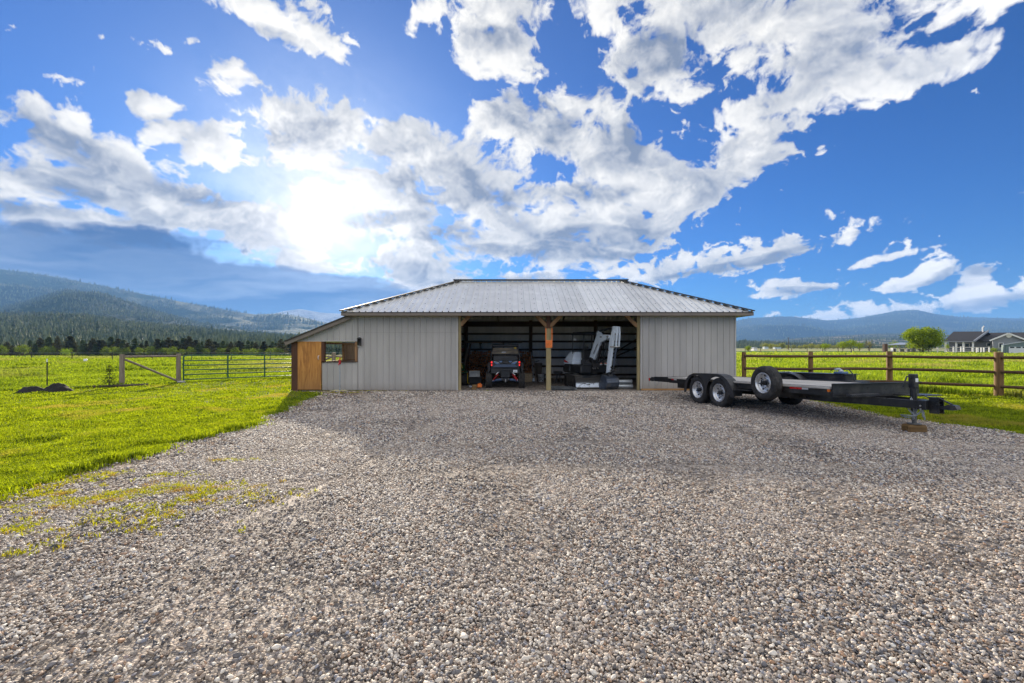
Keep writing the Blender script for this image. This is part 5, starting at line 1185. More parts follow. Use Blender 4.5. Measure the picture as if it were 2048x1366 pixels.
# boom, arm and bucket lie in one upright plane
A0 = Vector((3.165, 18.5)); dd = Vector((.42, -.907)).normalized(); off = Vector(dx_.location)
def bp(zx, zy):
    px, py = 1080+zx/7.19, 610+zy/7.19; k = (px-CX)/FPX; s = (A0.y*k-A0.x)/(dd.x-dd.y*k); Y = A0.y+dd.y*s; return (s, EYE+(HY-py)/FPX*Y)
Pl = Matrix(((dd.x, -dd.y, 0, A0.x-off.x), (dd.y, dd.x, 0, A0.y-off.y), (0, 0, 1, 0), (0, 0, 0, 1)))     # local x = along the boom plane
boom = [bp(*p) for p in ((742, 800), (722, 765), (745, 690), (828, 430), (831, 380), (846, 368), (858, 378), (888, 424), (1002, 430), (1022, 448), (1014, 476), (962, 500), (882, 540), (866, 580), (852, 640), (778, 806))]
q = MB(); q.prism(boom, -.06, .06, Pl); bm_ = D(q, 'boom', 'machine', bevel=.012)
q = MB()
for i, x in enumerate((.0, .028, .065, .10)): q.box(bp(880, 470)[0]+x, bp(880, 470)[0]+x+(.02 if i else .03), -.0635, -.061, bp(880, 470)[1], bp(880, 470)[1]+.055, Pl)
q.box(bp(880, 470)[0]+.0, bp(880, 470)[0]+.03, .061, .0635, bp(880, 470)[1], bp(880, 470)[1]+.05, Pl)
q.build('lettering', M['flash'], bm_)
q = MB(); q.tube([Pl @ Vector((bp(1000, 455)[0], -.12, bp(1000, 455)[1])), Pl @ Vector((bp(1000, 455)[0], .14, bp(1000, 455)[1]))], .04, 12); q.tube([Pl @ Vector((bp(846, 385)[0], -.10, bp(846, 385)[1])), Pl @ Vector((bp(846, 385)[0], .10, bp(846, 385)[1]))], .03, 10); q.build('pin', M['chrome'], bm_)
arm = [bp(*p) for p in ((1050, 345), (1058, 308), (1076, 304), (1084, 330), (1074, 420), (1048, 600), (1024, 800), (1008, 925), (990, 985), (972, 992), (963, 965), (980, 800), (995, 650), (1015, 480), (1036, 420))]
q = MB(); q.prism(arm, -.05, .05, Pl); am = D(q, 'arm', 'machine', bevel=.012)
q = MB()
for s in (-1, 1):
    q.prism([bp(1076, 305), bp(1128, 312), bp(1134, 420), bp(1122, 590), bp(1104, 590), bp(1112, 420), bp(1092, 345)], s*.062-.010, s*.062+.010, Pl)
q.build('side_link', M['machine'], am)
def pp(zx, zy, y=0): s, z = bp(zx, zy); return Pl @ Vector((s, y, z))
q = MB(); q.tube([pp(1095, 600), pp(1062, 870)], .04, 12); q.build('cylinder', paint('dark_cylinder', (.06, .075, .11), .35, .3), am)
q = MB(); q.tube([pp(1100, 400), pp(1095, 600)], .022, 10); q.tube([pp(1112, 420, -.09), pp(1112, 420, .09)], .03, 8); q.tube([pp(1102, 600, -.12), pp(1102, 600, .12)], .035, 8); q.tube([pp(1050, 600, -.11), pp(1050, 600, .0)], .03, 8); q.build('rod', M['chrome'], am)
q = MB(); q.tube([pp(846, 380), pp(960, 350)], .04, 10); q.tube([pp(960, 350), pp(1060, 335)], .018, 8); q.tube([pp(870, 370, .05), pp(960, 335, .05), pp(1040, 345, .05)], .012, 6); D(q, 'arm_cylinder', 'black')
q = MB(); q.tube([pp(880, 590), pp(815, 830)], .05, 10); q.tube([pp(905, 530), pp(880, 590)], .022, 8)
q.build('boom_cylinder', M['black'], bm_)
q = MB(); q.tube([pp(925, 520, .1), pp(925, 640, .12), pp(890, 760, .1), pp(860, 860, .1)], .014, 6); q.tube([pp(860, 560, -.1), pp(845, 600, -.12), pp(800, 700, -.1)], .012, 6); q.tube([pp(995, 480, -.1), pp(970, 560, -.13), pp(985, 660, -.1)], .012, 6); q.tube([pp(1020, 650, -.1), pp(1000, 665, -.12), pp(985, 650, -.1)], .01, 6); D(q, 'hydraulic_hose', 'blackpl')
q = MB(); q.prism([(-.15, .55), (.30, .55), (.34, .80), (.20, 1.15), (.02, 1.20), (-.12, .95)], -.14, .14, Pl); q.tube([Pl @ Vector((.06, -.18, 1.10)), Pl @ Vector((.06, .18, 1.10))], .05, 10); D(q, 'boom_bracket', 'black', bevel=.01)
for y in (-.16, -.08, .05):
    q = MB(); q.tube([Pl @ Vector((.30, y, .78)), Pl @ Vector((.39, y, .76))], .026, 8); D(q, 'hose_fitting', 'chrome')
hs, hz = bp(985, 985)
outer = [(hs-.04, .56), (hs+.10, .52), (hs+.24, .43), (hs+.30, .28), (hs+.26, .12), (hs+.14, .03), (hs-.06, .005), (hs-.26, .03), (hs-.30, .045)]
inner = [(s*.94+hs*.06-.0, z*.92+.02) for s, z in outer][::-1]
q = MB(); q.prism(outer+inner, -.27, .27, Pl)
for s in (-1, 1): q.prism(outer+[(hs-.27, .12), (hs-.12, .45)], s*.27-.012, s*.27+.012, Pl)
for i in range(5): q.box(hs-.40, hs-.27, -.24+i*.12-.02, -.24+i*.12+.02, .02, .05, Pl)
bk = D(q, 'bucket', paint('worn_bucket_steel', (.055, .07, .10), .42, .4, .3, 7, dirt=(.16, .15, .14)))
q = MB(); q.prism([(hs-.06, .54), (hs+.14, .50), (hs+.12, .66), (hs+.02, hz+.02), (hs-.06, hz-.02)], -.10, .10, Pl); q.tube([pp(1055, 870), pp(1062, 940), Pl @ Vector((hs+.10, 0, .58))], .03, 8); q.tube([pp(1020, 890), pp(1062, 940)], .025, 8); q.tube([pp(1062, 940, -.12), pp(1062, 940, .12)], .03, 8); q.build('bucket_linkage', M['black'], bk)

# ---------------------------------------------------------------- things stored in the barn
# firewood: a rick of split logs
q = MB(); r = random.Random(9); z = .07; row = 0
while z < 1.40:
    x = -2.15+(.06 if row % 2 else 0)
    while x < 1.0:
        a = r.uniform(0, 6.28); rad = r.uniform(.055, .085); n = r.choice((3, 3, 4, 5)); y = 22.55+r.uniform(-.09, .09); z0_ = z; z = z0_+r.uniform(-.03, .03)
        pl_ = [(x+math.cos(a+k*2*math.pi/n)*rad*r.uniform(.8, 1.15), z+math.sin(a+k*2*math.pi/n)*rad*r.uniform(.8, 1.1)) for k in range(n)]
        q.prism(pl_, y, y+.42); z = z0_; x += r.uniform(.09, .16)
    z += .115; row += 1
fw = q.build('firewood_stack', wood('split_firewood', (.17, .06, .025), (.62, .30, .14), 1, .85)); tag(fw, 'rick of reddish brown split firewood behind the utility vehicle', 'firewood', kind='stuff')
def small(name, loc, label, cat, rotz=0, group=None): return thing(name, loc, label, cat, group, (0, 0, rotz))
o = small('crate_base', (-1.60, 20.0, 0), 'low dark plastic tote under the pale concrete block', 'tote'); q = MB(); q.rbox(-.30, .30, -.2, .25, 0, .31, .03); q.box(-.33, .33, -.23, .28, .29, .325); q.build('tote', M['blackpl'], o); o.name = 'plastic_tote'
o = small('concrete_block', (-1.60, 19.85, .327), 'pale two hole concrete block lying on a dark tote', 'block')
q = MB(); w_, h_ = .225, .25; q.box(-w_, w_, 0, .2, 0, .035); q.box(-w_, w_, 0, .2, h_-.035, h_)
for x in (-w_, -.015, w_-.03): q.box(x, x+.03, 0, .2, .035, h_-.035)
q.box(-w_+.031, w_-.031, .18, .195, .036, h_-.036); q.build('block', M['white'], o)
q = MB(); q.box(-.19, .14, .03, .15, h_+.001, h_+.03); tag(q.build('wood_offcut', M['brace']), 'thin wood offcut lying on top of the concrete block', 'wood offcut').location = (-1.60, 19.85, .327)
o = small('chopping_block', (-1.42, 17.40, 0), 'short stack of split wood on the ground left of the utility vehicle', 'wood block', R(10)); q = MB(); q.rbox(-.10, .09, -.08, .08, 0, .10, .01); q.rbox(-.07, .10, -.07, .07, .102, .19, .01); q.build('block', M['block'], o)
o = small('chainsaw', (-1.27, 18.05, 0), 'orange chainsaw lying on the ground behind the utility vehicle', 'chainsaw', R(20))
q = MB(); q.rbox(-.11, .10, -.08, .08, .03, .17, .03); q.rbox(-.05, .07, -.07, .07, .16, .20, .015); q.build('housing', M['orange'], o)
q = MB(); q.tube([(-.10, -.06, .08), (-.10, -.08, .20), (.0, -.08, .25), (.08, -.06, .20)], .012, 6); q.tube([(.1, 0, .12), (.2, 0, .16), (.22, 0, .08), (.1, 0, .05)], .013, 6); q.build('handle', M['blackpl'], o)
q = MB(); q.rbox(-.42, -.09, -.012, -.002, .05, .11, .004); q.build('guide_bar', M['chrome'], o)
# riding mower
o = small('riding_mower', (-2.33, 19.2, 0), 'dark green riding mower with a yellow grab loop behind the left wall panel', 'mower')
for x in (-.36, .36):
    T = Matrix.Translation((x, .1, .25)) @ Matrix.Rotation(R(90), 4, 'Y'); q = MB(); q.lathe([(.12, -.12), (.2, -.13), (.24, -.11), (.25, -.05), (.25, .05), (.24, .11), (.2, .13), (.12, .12)], T, 24, closed=True)
    w_ = q.build('wheel', M['rubber'], o); q = MB(); q.lathe([(0, -.09), (.125, -.1), (.125, .1), (0, .09)], T, 16); q.build('rim', M['yellow'], w_)
for x in (-.3, .3):
    T = Matrix.Translation((x, 1.35, .18)) @ Matrix.Rotation(R(90), 4, 'Y'); q = MB(); q.lathe([(0, -.08), (.15, -.08), (.18, -.05), (.18, .05), (.15, .08), (0, .08)], T, 20); q.build('wheel', M['rubber'], o)
dg = paint('mower_green', (.02, .075, .025), .4)
q = MB(); q.rbox(-.48, .48, -.2, .62, .53, .60, .03); q.rbox(-.25, .25, -.15, 1.0, .28, .55, .03); q.rbox(-.26, .26, .95, 1.6, .35, .85, .08); q.build('body', dg, o)
q = MB(); q.rbox(-.22, .22, .0, .42, .60, .72, .04); q.rbox(-.22, .22, -.08, .02, .66, 1.05, .04); q.build('seat', M['seat'], o)
q = MB(); q.tube([(-.1, -.12, 1.08), (.12, -.12, 1.10), (.22, -.12, 1.02), (.26, -.12, .85), (.28, -.1, .74)], .014, 8); q.ball((.21, -.13, .98), .025, 8); q.tube([(.50, .0, .50), (.50, -.02, .12), (.56, .05, .10)], .014, 6); q.build('grab_loop', M['yellow'], o)
q = MB(); q.ball((.30, -.12, .59), .05, 8, (1.6, 1, .45)); q.build('tail_light', M['redp'], o)
q = MB(); q.rbox(-.5, .5, .45, 1.1, .10, .24, .04); q.build('mower_deck', dg, o)
# rack of lumber, leaning boards, shelf
o = small('lumber_rack', (-.9, 22.9, 1.78), 'long boards lying on brackets along the rear wall of the left bay', 'lumber')
for x, l, c in ((-1.35, 1.75, 'brace'), (-1.2, 2.2, 'dark_wood'), (-1.0, 2.4, 'dark_wood')):
    q = MB(); k = {'brace': 0, 'dark_wood': .12}[c]+(.12 if x == -1.0 else 0); q.rbox(x, x+l, -.22+k, -.12+k, .02, .06, .004); q.build('board', M[c], o)
for x in (-.7, .45): q = MB(); q.box(x, x+.05, -.25, .90, -.03, .018); q.bar((x+.025, .85, -.28), (x+.025, .0, -.04), .04, .04); q.build('bracket', M['dark_wood'], o)
for i, (x, x2, y, lb, mm) in enumerate(((-2.18, -1.95, 21.3, 'rough brown board leaning beside the firewood, the wider of two', 'brown'), (-2.27, -2.08, 21.2, 'narrow grey board leaning beside the firewood', 'oldwood'))):
    q = MB(); q.bar((0, 0, 0), (x2-x, .5, 1.75-.2*i), .10-.03*i, .03); b_ = q.build('leaning_board', M[mm]); b_.location = (x, y, .01); tag(b_, lb, 'board')
o = small('shelf', (-2.75, 22.0, 0), 'dark shelf against the rear wall left of the firewood', 'shelf')
for z in (.9, 1.35, 1.72): q = MB(); q.box(-.55, .55, 0, .35, z, z+.03); q.build('shelf_board', M['dark_wood'], o)
for x in (-.55, .51): q = MB(); q.box(x, x+.04, .0, .35, 0, 1.9); q.build('upright', M['dark_wood'], o)
o = small('red_toolbox', (-2.45, 22.02, 1.38), 'dull red toolbox on the dark shelf left of the firewood', 'toolbox'); q = MB(); q.rbox(-.2, .2, 0, .25, 0, .16, .02); q.tube([(-.1, .12, .16), (-.1, .12, .2), (.1, .12, .2), (.1, .12, .16)], .01, 6); q.build('box', paint('dull_red', (.22, .03, .02), .5), o)
# between the vehicle and the post
o = small('straw_carton', (.75, 21.2, 0), 'tan chipboard carton standing in front of the firewood', 'carton'); t = NT('chipboard'); p = t.obj(); v = t.n('TexVoronoi', i_Scale=28.0); t.set(v.inputs['Vector'], t.vmul(p, (1, 1, 1.6))); t.bsdf(t.mix(.6, t.ramp(t.n('SeparateColor', i_0=v.outputs['Color']).outputs[0], [(.2, (.30, .20, .10)), (.8, (.62, .48, .30))]), (.42, .32, .2)), .8)
q = MB(); q.rbox(-.18, .17, 0, .35, 0, .40, .01); q.build('carton', t.m, o); o.name = 'chipboard_carton'
o = small('trash_can', (1.28, 22.6, 0), 'grey brown ribbed trash can against the rear wall', 'trash can'); q = MB(); q.lathe([(0, .01), (.15, .01), (.19, .80), (.205, .81), (.205, .83), (.18, .83), (.14, .05), (0, .05)], Matrix.Identity(4), 24); q.build('can', paint('can_brown', (.20, .17, .14), .6), o)
q = MB(); q.bar((-.15, -.05, .88), (.05, .1, .93), .05, .03); q.build('handle', M['blackpl'], o)
o = small('white_bucket', (1.33, 21.3, 0), 'white plastic bucket with dark print beside the trash can', 'bucket'); q = MB(); q.lathe([(0, .005), (.125, .005), (.148, .33), (.155, .33), (.155, .35), (.14, .35), (.118, .02), (0, .02)], Matrix.Identity(4), 28); bk_ = q.build('pail', M['white'], o)
q = MB()
for (x, z, w_) in ((-.07, .20, .05), (.0, .205, .06), (-.05, .12, .09), (-.08, .05, .04), (.03, .05, .05)): q.box(x, x+w_, -.139-.0*z, -.1365+.02, z, z+.035)
q.build('print', M['flash'], o)
q = MB(); q.tube([(-.15, 0, .33), (-.14, -.12, .22), (0, -.165, .17), (.14, -.12, .22), (.15, 0, .33)], .004, 5); q.build('handle', M['galvp'], o)
for i, (x, dxx, h_, mm, lb) in enumerate(((1.0, -.10, 1.34, 'galvp', 'long metal pole leaning near the trash can'), (1.10, -.07, 1.12, 'oldwood', 'grey wooden tool handle leaning near the trash can'))):
    q = MB(); q.tube([(0, 0, 0), (dxx, .5, h_)], .02, 8); q.rbox(-.05, .05, -.03, .0, -.0, .16, .006); b_ = q.build('leaning_tool', M[mm]); b_.location = (x, 21.5, .008); tag(b_, lb, 'tool')
# roofing sheets on the floor right of the post, rolls at the far right
o = small('roofing_sheets', (1.95, 17.55, .01), 'flat pile of blue grey corrugated sheets on the floor right of the post', 'metal sheets', R(-8))
for k in range(3):
    mb = MB(); ribbed(mb, -.45, .45, -.55+.05*k, .75+.03*k, (0, 0, .012+.016*k), (1, 0, 0), (-.10*k+.05, 1, 0), (0, 0, 1), phase=.03*k, minor=False); mb.build('sheet', M['galvp'], o)
o = small('culvert_bundle', (4.18, 17.75, 0), 'grey metal pipes stacked by the right wall of the right bay', 'pipes')
for (y, z) in ((0, .10), (.22, .10), (.11, .27)):
    q = MB(); q.tube([(-.40, y, z), (.42, y, z-.0)], .095, 18, caps=False); q.tube([(-.41, y, z), (-.38, y, z)], .10, 18, caps=False); q.build('pipe', M['galvp'], o)
o = small('stand', (2.03, 20.6, 0), 'low black machine stand in the shadow behind the digger tracks', 'stand'); q = MB(); q.rbox(-.2, .2, -.15, .15, .42, .52, .02); q.build('top', M['blackpl'], o); q = MB(); q.bar((-.1, 0, 0), (-.02, 0, .42), .06, .06); q.bar((.15, 0, 0), (.05, 0, .42), .06, .06); q.build('leg', M['blackpl'], o)

# ---------------------------------------------------------------- fences and gates
GRP = 'posts'
rf = thing('rail_fence', (13.67, 16.9, 0), 'brown three rail wooden fence between the lawn strip and the tall meadow', 'fence')
FP = [(8.45, 16.95, .075, 1.42), (10.85, 16.9, .08, 1.44), (13.67, 16.85, .095, 1.44), (15.30, 14.62, .112, 1.44), (16.95, 12.35, .11, 1.44)]
for x, y, r_, h_ in FP:
    q = MB(); q.tube([(x, y, -.1), (x+.01, y, .7), (x, y, h_-.015), (x, y, h_)], [r_*1.05, r_, r_*.97, r_*.9], 16); q.build('fence_post', M['fencep'], rf, world=True)
for z in (1.27, .81, .37):
    for (a, b) in zip(FP, FP[1:]):
        q = MB(); o_ = -.075; mid = ((a[0]+b[0])/2, (a[1]+b[1])/2+o_, z+rnd.uniform(-.02, .015))
        q.tube([(a[0]-.03, a[1]+o_-.02, z+rnd.uniform(-.015, .015)), mid, (b[0]+.03, b[1]+o_-.02, z+rnd.uniform(-.015, .015))], [.048, .052, .046], 10); q.build('rail', M['fence'], rf, world=True)
for b_ in rf.children:
    pass
# left brace of old posts and the green tube gate
G0, G1 = Vector((-16.02, 19.1, 0)), Vector((-14.88, 20.75, 0))
o = thing('fence_brace', G0, 'weathered H brace of two posts with a diagonal pole left of the green gate', 'fence brace')
for g in (G0, G1): q = MB(); q.tube([g-Vector((0, 0, .1)), g+Vector((0, 0, 1.30))], [.095, .088], 14); q.build('post', M['oldwood'], o, world=True)
q = MB(); q.tube([G0+Vector((0, 0, 1.20)), G1+Vector((0, 0, 1.20))], .05, 10); q.build('top_rail', M['oldwoodx'], o, world=True)
q = MB(); q.tube([G0+Vector((.05, .05, 1.10)), G1+Vector((-.04, -.04, .10))], .045, 10); q.build('diagonal_pole', M['oldwoodx'], o, world=True)
ga, gb = Vector((-14.80, 20.95, 0)), Vector((-11.15, 24.05, 0)); u_ = (gb-ga).normalized(); Lg = (gb-ga).length
o = thing('tube_gate', ga, 'green six bar metal tube gate closing the gap to the barn', 'gate')
def gp(s, z): return ga+u_*s+Vector((0, 0, z))
q = MB(); q.tube([gp(0, .02), gp(0, 1.12), gp(.03, 1.19), gp(.10, 1.22), gp(Lg-.10, 1.22), gp(Lg-.03, 1.19), gp(Lg, 1.12), gp(Lg, .12)], .030, 10); q.build('frame', M['green'], o, world=True)
for z in (.13, .35, .56, .77, .98): q = MB(); q.tube([gp(0, z), gp(Lg, z)], .025, 8); q.build('bar', M['green'], o, world=True)
for s in (Lg*.36, Lg*.69): q = MB(); q.bar(gp(s, .11), gp(s, 1.23), .03, .075, (0, 0, 1)); q.build('upright', M['green'], o, world=True)
q = MB(); q.tube([gp(.0, .80), gp(.12, .76)], .02, 6); q.build('latch', M['galvp'], o, world=True)
bq = MB().rbox(-.13, .13, -.10, .10, 0, .09, .01).build('stone_block', M['concrete']); bq.location = (-14.76, 20.75, .0); tag(bq, 'small pale concrete block under the latch end of the green gate', 'block')
o = thing('steel_post', (-18.55, 18.55, 0), 'dark steel T post with a white tip behind the soil mounds', 'post')
q = MB(); q.box(-.022, .022, -.003, .003, 0, 1.0); q.box(-.003, .003, .003, .03, 0, 1.0); q.build('stake', M['black'], o); q = MB(); q.box(-.024, .024, -.005, .006, 1.0, 1.13); q.build('white_tip', M['white'], o)
for x0, x1, y, h_, lb in ((-17.5, -16.45, 16.45, .22, 'low mound of black soil, the left and flatter of two'), (-16.75, -15.7, 16.6, .30, 'mound of black soil, the right and higher of two')):
    n = 26; gxx, gyy = np.meshgrid(np.linspace(-1, 1, n), np.linspace(-1, 1, n)); rr = np.sqrt(gxx**2+gyy**2)
    zz = np.clip(1-rr**2.2, 0, 1)*h_*(1+.45*fbm(gxx*3+x0, gyy*3, 5))-.02; I = (np.arange(n-1)[:, None]*n+np.arange(n-1)[None, :]).ravel()
    b_ = np_mesh('soil_mound', np.stack([gxx*(x1-x0)/2, gyy*.35, zz], -1).reshape(-1, 3), np.stack([I, I+1, I+n+1, I+n], -1), M['soil'], smooth=True); b_.location = ((x0+x1)/2, y, 0); tag(b_, lb, 'soil mound')
q = MB(); q.tube([(-17.2, 17.85, .03), (-16.0, 18.3, .05), (-15.1, 19.3, .03)], .055, 8); tag(q.build('edging_log', M['bark']), 'thin dark log lying in the grass between the soil and the brace', 'log')
conifer('spruce_sapling', (-15.72, 18.15, 0), .95, .62, M['spruce'], 'tiny spruce sapling at the edge of the lawn left of the brace', None, 1700, 61, .05, .020, 'sapling', .03)
o = thing('white_tub', (-42.2, 46, 0), 'small white tub far out in the left pasture', 'tub'); o.location.z = float(gz(-42.2, 46)); q = MB(); q.lathe([(0, 0), (.12, 0), (.15, .42), (.13, .42), (.11, .03), (0, .03)], Matrix.Identity(4), 16); q.build('tub', M['white'], o)
# stakes out in the left pasture
wf = thing('pasture_fence', (-30, 60, 0), 'thin wire fence on small stakes across the left pasture', 'fence')
for k in range(16):
    x = -80+k*4.6; y = 58+.05*x; q = MB(); z = float(gz(x, y)); q.box(x-.03, x+.03, y-.03, y+.03, z, z+1.0); q.build('stake', M['black'], wf, world=True)
for h_ in (.45, .9): q = MB(); q.tube([(-80, 54, float(gz(-80, 54))+h_), (-45, 55.7, float(gz(-45, 55.7))+h_), (-11, 57.4, h_)], .008, 4); q.build('wire', M['galvp'], wf, world=True)
# fence seen through the lean-to
o = thing('corral_fence', (-11.5, 30, 0), 'weathered corral fence seen through the lean-to window', 'fence')
for x, y in ((-11.5, 30), (-9.2, 29.2), (-14.0, 31)): q = MB(); q.tube([(x, y, 0), (x, y, 1.25)], .13, 10); q.build('post', M['oldwood'], o, world=True)
for (a, b) in (((-14.0, 31, 1.0), (-11.5, 30, .98)), ((-11.5, 30, 1.0), (-9.2, 29.2, .92)), ((-13.5, 30.7, .3), (-11.5, 29.95, 1.0)), ((-14, 31, .5), (-9.2, 29.2, .45))): q = MB(); q.tube([a, b], .06, 8); q.build('rail', M['oldwoodx'], o, world=True)

# ---------------------------------------------------------------- beyond the right fence
o = thing('field_fence', (88, 140, float(gz(88, 140))), 'wire field fence on thin dark posts at the far edge of the meadow', 'fence')
for k in range(22):
    x = 66+k*4.7; y = 141; q = MB(); z = float(gz(x, y)); q.box(x-.07, x+.07, y-.05, y+.05, z, z+1.15); q.build('stake', M['dark_wood'], o, world=True)
for h_ in (.5, 1.0): q = MB(); q.tube([(60, 141, h_), (170, 141, h_)], .02, 4); q.build('wire', M['flash'], o, world=True)
t = NT('crop_green'); p = t.pos(); t.bsdf(t.ramp(t.noise(t.vmul(p, (.05, .02, 1)), 1, 4), [(.3, (.05, .12, .02)), (.7, (.11, .20, .04))]), .95, 0, None, .1)
q = MB(); q.add([(75, 150, .05), (330, 150, .05), (420, 420, -.25), (150, 420, -.25)], [(0, 1, 2, 3)]); q.build('far_field', t.m)['kind'] = 'structure'
def hz_(X, Y): return float(gz(X, Y))
BA = R(43.5); ha = Vector((math.sin(BA), math.cos(BA), 0)); hx = Vector((math.cos(BA), -math.sin(BA), 0))
FR = Matrix(((hx.x, ha.x, 0, 0), (hx.y, ha.y, 0, 0), (0, 0, 1, 0), (0, 0, 0, 1)))      # local x across, y away
def al(px, py, D):
    """pixel -> local point of the house frame on the plane D metres away along its axis"""
    k = (px-CX)/FPX; Y = D/(k*ha.x+ha.y); p = at(px, py, Y); return Vector((p.dot(hx), D, p.z))
ho = FR @ Vector((al(1960, 0, 196).x, 196, 0)); h = thing('grey_house', (ho.x, ho.y, hz_(ho.x, ho.y)), 'long grey single storey house with dark shingle roofs and white trim', 'house')
def H(q, n, m, par=None):
    q.v = [tuple(FR @ Vector(v)) for v in q.v]; o = q.build(n, M[m], par or h, world=not par)
    if par:
        for v in o.data.vertices: v.co = Vector(v.co)-Vector(h.location)
    return o
V3 = Vector
q = MB(); e0, e1 = al(1886.6, 682.5, 194), al(1947, 683, 194); r0_, r1_ = al(1907, 663.3, 202), al(1974.6, 662.6, 202)
q.add([e0, e1, r1_, r0_, e0+V3((0, 16, 0)), e1+V3((6, 16, 0))], [(0, 1, 2, 3), (0, 3, 4), (3, 2, 5, 4), (0, 4, 5, 1)]); H(q, 'roof', 'tarblack')
q = MB(); q.bar(e1+V3((.1, -.15, .05)), r1_+V3((.2, -.1, .1)), .3, .5); q.bar(e0+V3((-.1, -.12, -.08)), e1+V3((.1, -.12, -.08)), .1, .3); H(q, 'fascia', 'houseg')
q = MB(); a0, a1 = al(1950, 682.4, 199), al(2100, 682.4, 199); c0, c1 = al(1976, 665.5, 206), al(2110, 664, 206); q.add([a0, a1, c1, c0, a0+V3((0, 16, 0)), a1+V3((0, 16, 0))], [(0, 1, 2, 3), (3, 2, 5, 4)]); H(q, 'roof', 'tarblack')
g0, ga_, g1 = al(1981, 681.5, 190), al(2017, 667.3, 190), al(2058, 683, 190); bk2 = V3((0, 12, 0))
q = MB(); q.add([g0, ga_, g1, g0+bk2, ga_+bk2, g1+bk2], [(0, 1, 4, 3), (1, 2, 5, 4)]); H(q, 'roof', 'tarblack')
q = MB(); q.add([(g0.x+.5, 190.6, 0), (g1.x-.7, 190.6, 0), (g1.x-.7, 190.6, g1.z), (ga_.x, 190.6, ga_.z-.15), (g0.x+.5, 190.6, g0.z), (g0.x+.5, 201, 0), (g0.x+.5, 201, g0.z)], [(0, 1, 2, 3, 4), (0, 4, 6, 5)]); H(q, 'wall', 'houseg')
q = MB(); q.box(e0.x+1.2, a1.x, 200.5, 212, 0, min(e0.z, a0.z)+.3); H(q, 'wall', 'houseg')
q = MB(); q.bar(g0+V3((-.2, -.1, 0)), ga_+V3((0, -.1, .08)), .12, .40); q.bar(ga_+V3((0, -.1, .08)), g1+V3((.2, -.1, 0)), .12, .40); H(q, 'rake_board', 'white')
q = MB(); c = al(2018, 671.5, 190.3); q.tube([c, c+V3((0, .2, 0))], .55, 20); H(q, 'round_vent', 'white')
def window(px0, px1, py0, py1, D):
    a, b = al(px0, py1, D), al(px1, py0, D); q = MB(); q.box(a.x-.14, b.x+.14, D-.06, D+.02, a.z-.14, b.z+.14); f = H(q, 'window', 'white')
    q = MB(); q.box(a.x, b.x, D-.09, D-.061, a.z, b.z); H(q, 'pane', 'glass', f)
window(1998.5, 2006, 686.5, 695.5, 190.5); window(1974, 1981, 686.5, 692, 200.4); window(1915, 1924, 687, 694, 200.4); window(1930, 1938, 687, 694, 200.4)
for px in (1891, 1912.3, 1926.5, 1946): a = al(px, 683.5, 194.6); q = MB(); q.box(a.x-.22, a.x+.22, 194.4, 194.8, 0, a.z); H(q, 'porch_post', 'white')
q = MB(); q.box(al(1888, 0, 195).x, al(1947, 0, 195).x, 194.6, 200.4, 0, .35); H(q, 'porch_floor', 'concrete')
q = MB(); a = al(1965.5, 664.5, 201.5); q.tube([a-V3((0, 0, .5)), a+V3((0, 0, 1.4)), a+V3((.3, 0, 1.9))], .16, 8); H(q, 'vent_pipe', 'white')
SD = 160.; so_ = FR @ Vector((al(2030, 0, SD).x, SD, 0)); s_ = thing('green_shop', (so_.x, so_.y, hz_(so_.x, so_.y)), 'small green metal shop with a white overhead door at the right edge', 'shop building')
def S_(q, n, m, par=None):
    q.v = [tuple(FR @ Vector(v)) for v in q.v]; o = q.build(n, M[m], par or s_, world=not par)
    if par:
        for v in o.data.vertices: v.co = Vector(v.co)-Vector(s_.location)
    return o
q = MB(); X0, X1 = al(2009.5, 0, SD).x, al(2110, 0, SD).x; z0, z1 = al(2009, 689.8, SD).z, al(2048, 683.2, SD).z; hw = al(2048, 0, SD).x-X0
vs = []; pr = profile(X0, X1, .9, 0, False, .06)
for u, hh2 in pr: vs += [(u, SD-hh2, 0), (u, SD-hh2, z0+(z1-z0)*min(1, (u-X0)/hw))]
q.add(vs, [(2*i, 2*i+2, 2*i+3, 2*i+1) for i in range(len(pr)-1)]); q.box(X0-.05, X0+.08, SD, SD+10, 0, z0); S_(q, 'wall', 'hgreen')
q = MB(); q.bar((X0-.2, SD-.2, z0), (X0+hw, SD-.2, z1), .1, .2); q.add([(X0-.2, SD-.2, z0+.05), (X0+hw, SD-.2, z1+.05), (X0+hw, SD+10, z1+.05), (X0-.2, SD+10, z0+.05)], [(0, 1, 2, 3)]); S_(q, 'roof', 'galvp')
q = MB(); q.box(al(2017.5, 0, SD).x, al(2085, 0, SD).x, SD-.2, SD-.1, 0, al(2030, 693.5, SD).z); sd = S_(q, 'overhead_door', 'white')
for k in range(3): a = al(2020+k*12.6, 694.7, SD-.22); q = MB(); q.box(a.x, a.x+.7, SD-.24, SD-.201, a.z-.16, a.z+.12); S_(q, 'pane', 'glass', sd)
atw = at
w_ = thing('garden_fence', (112, 128, hz_(112, 128)), 'pale wooden post and rail fence in front of the big round tree and house', 'fence')
gpx = [1827.7, 1840, 1857.3, 1875, 1894, 1907, 1922, 1928, 1945, 1953.5, 1956, 1962.5, 1968, 1978.5]
for px in gpx: a = atw(px, 0, 128); q = MB(); q.box(a.x-.13, a.x+.13, 127.9, 128.12, 0, 1.6+.1*((px*7) % 3)-.1); q.build('post', M['white' if px > 1860 else 'oldwood'], w_, world=True)
q = MB(); a, b = atw(1827, 0, 127.85).x, atw(1980, 0, 127.85).x; q.box(a, b, 127.8, 127.88, 1.42, 1.56); q.box(a, b, 127.8, 127.88, .75, .85); q.build('rail', M['trim'], w_, world=True)
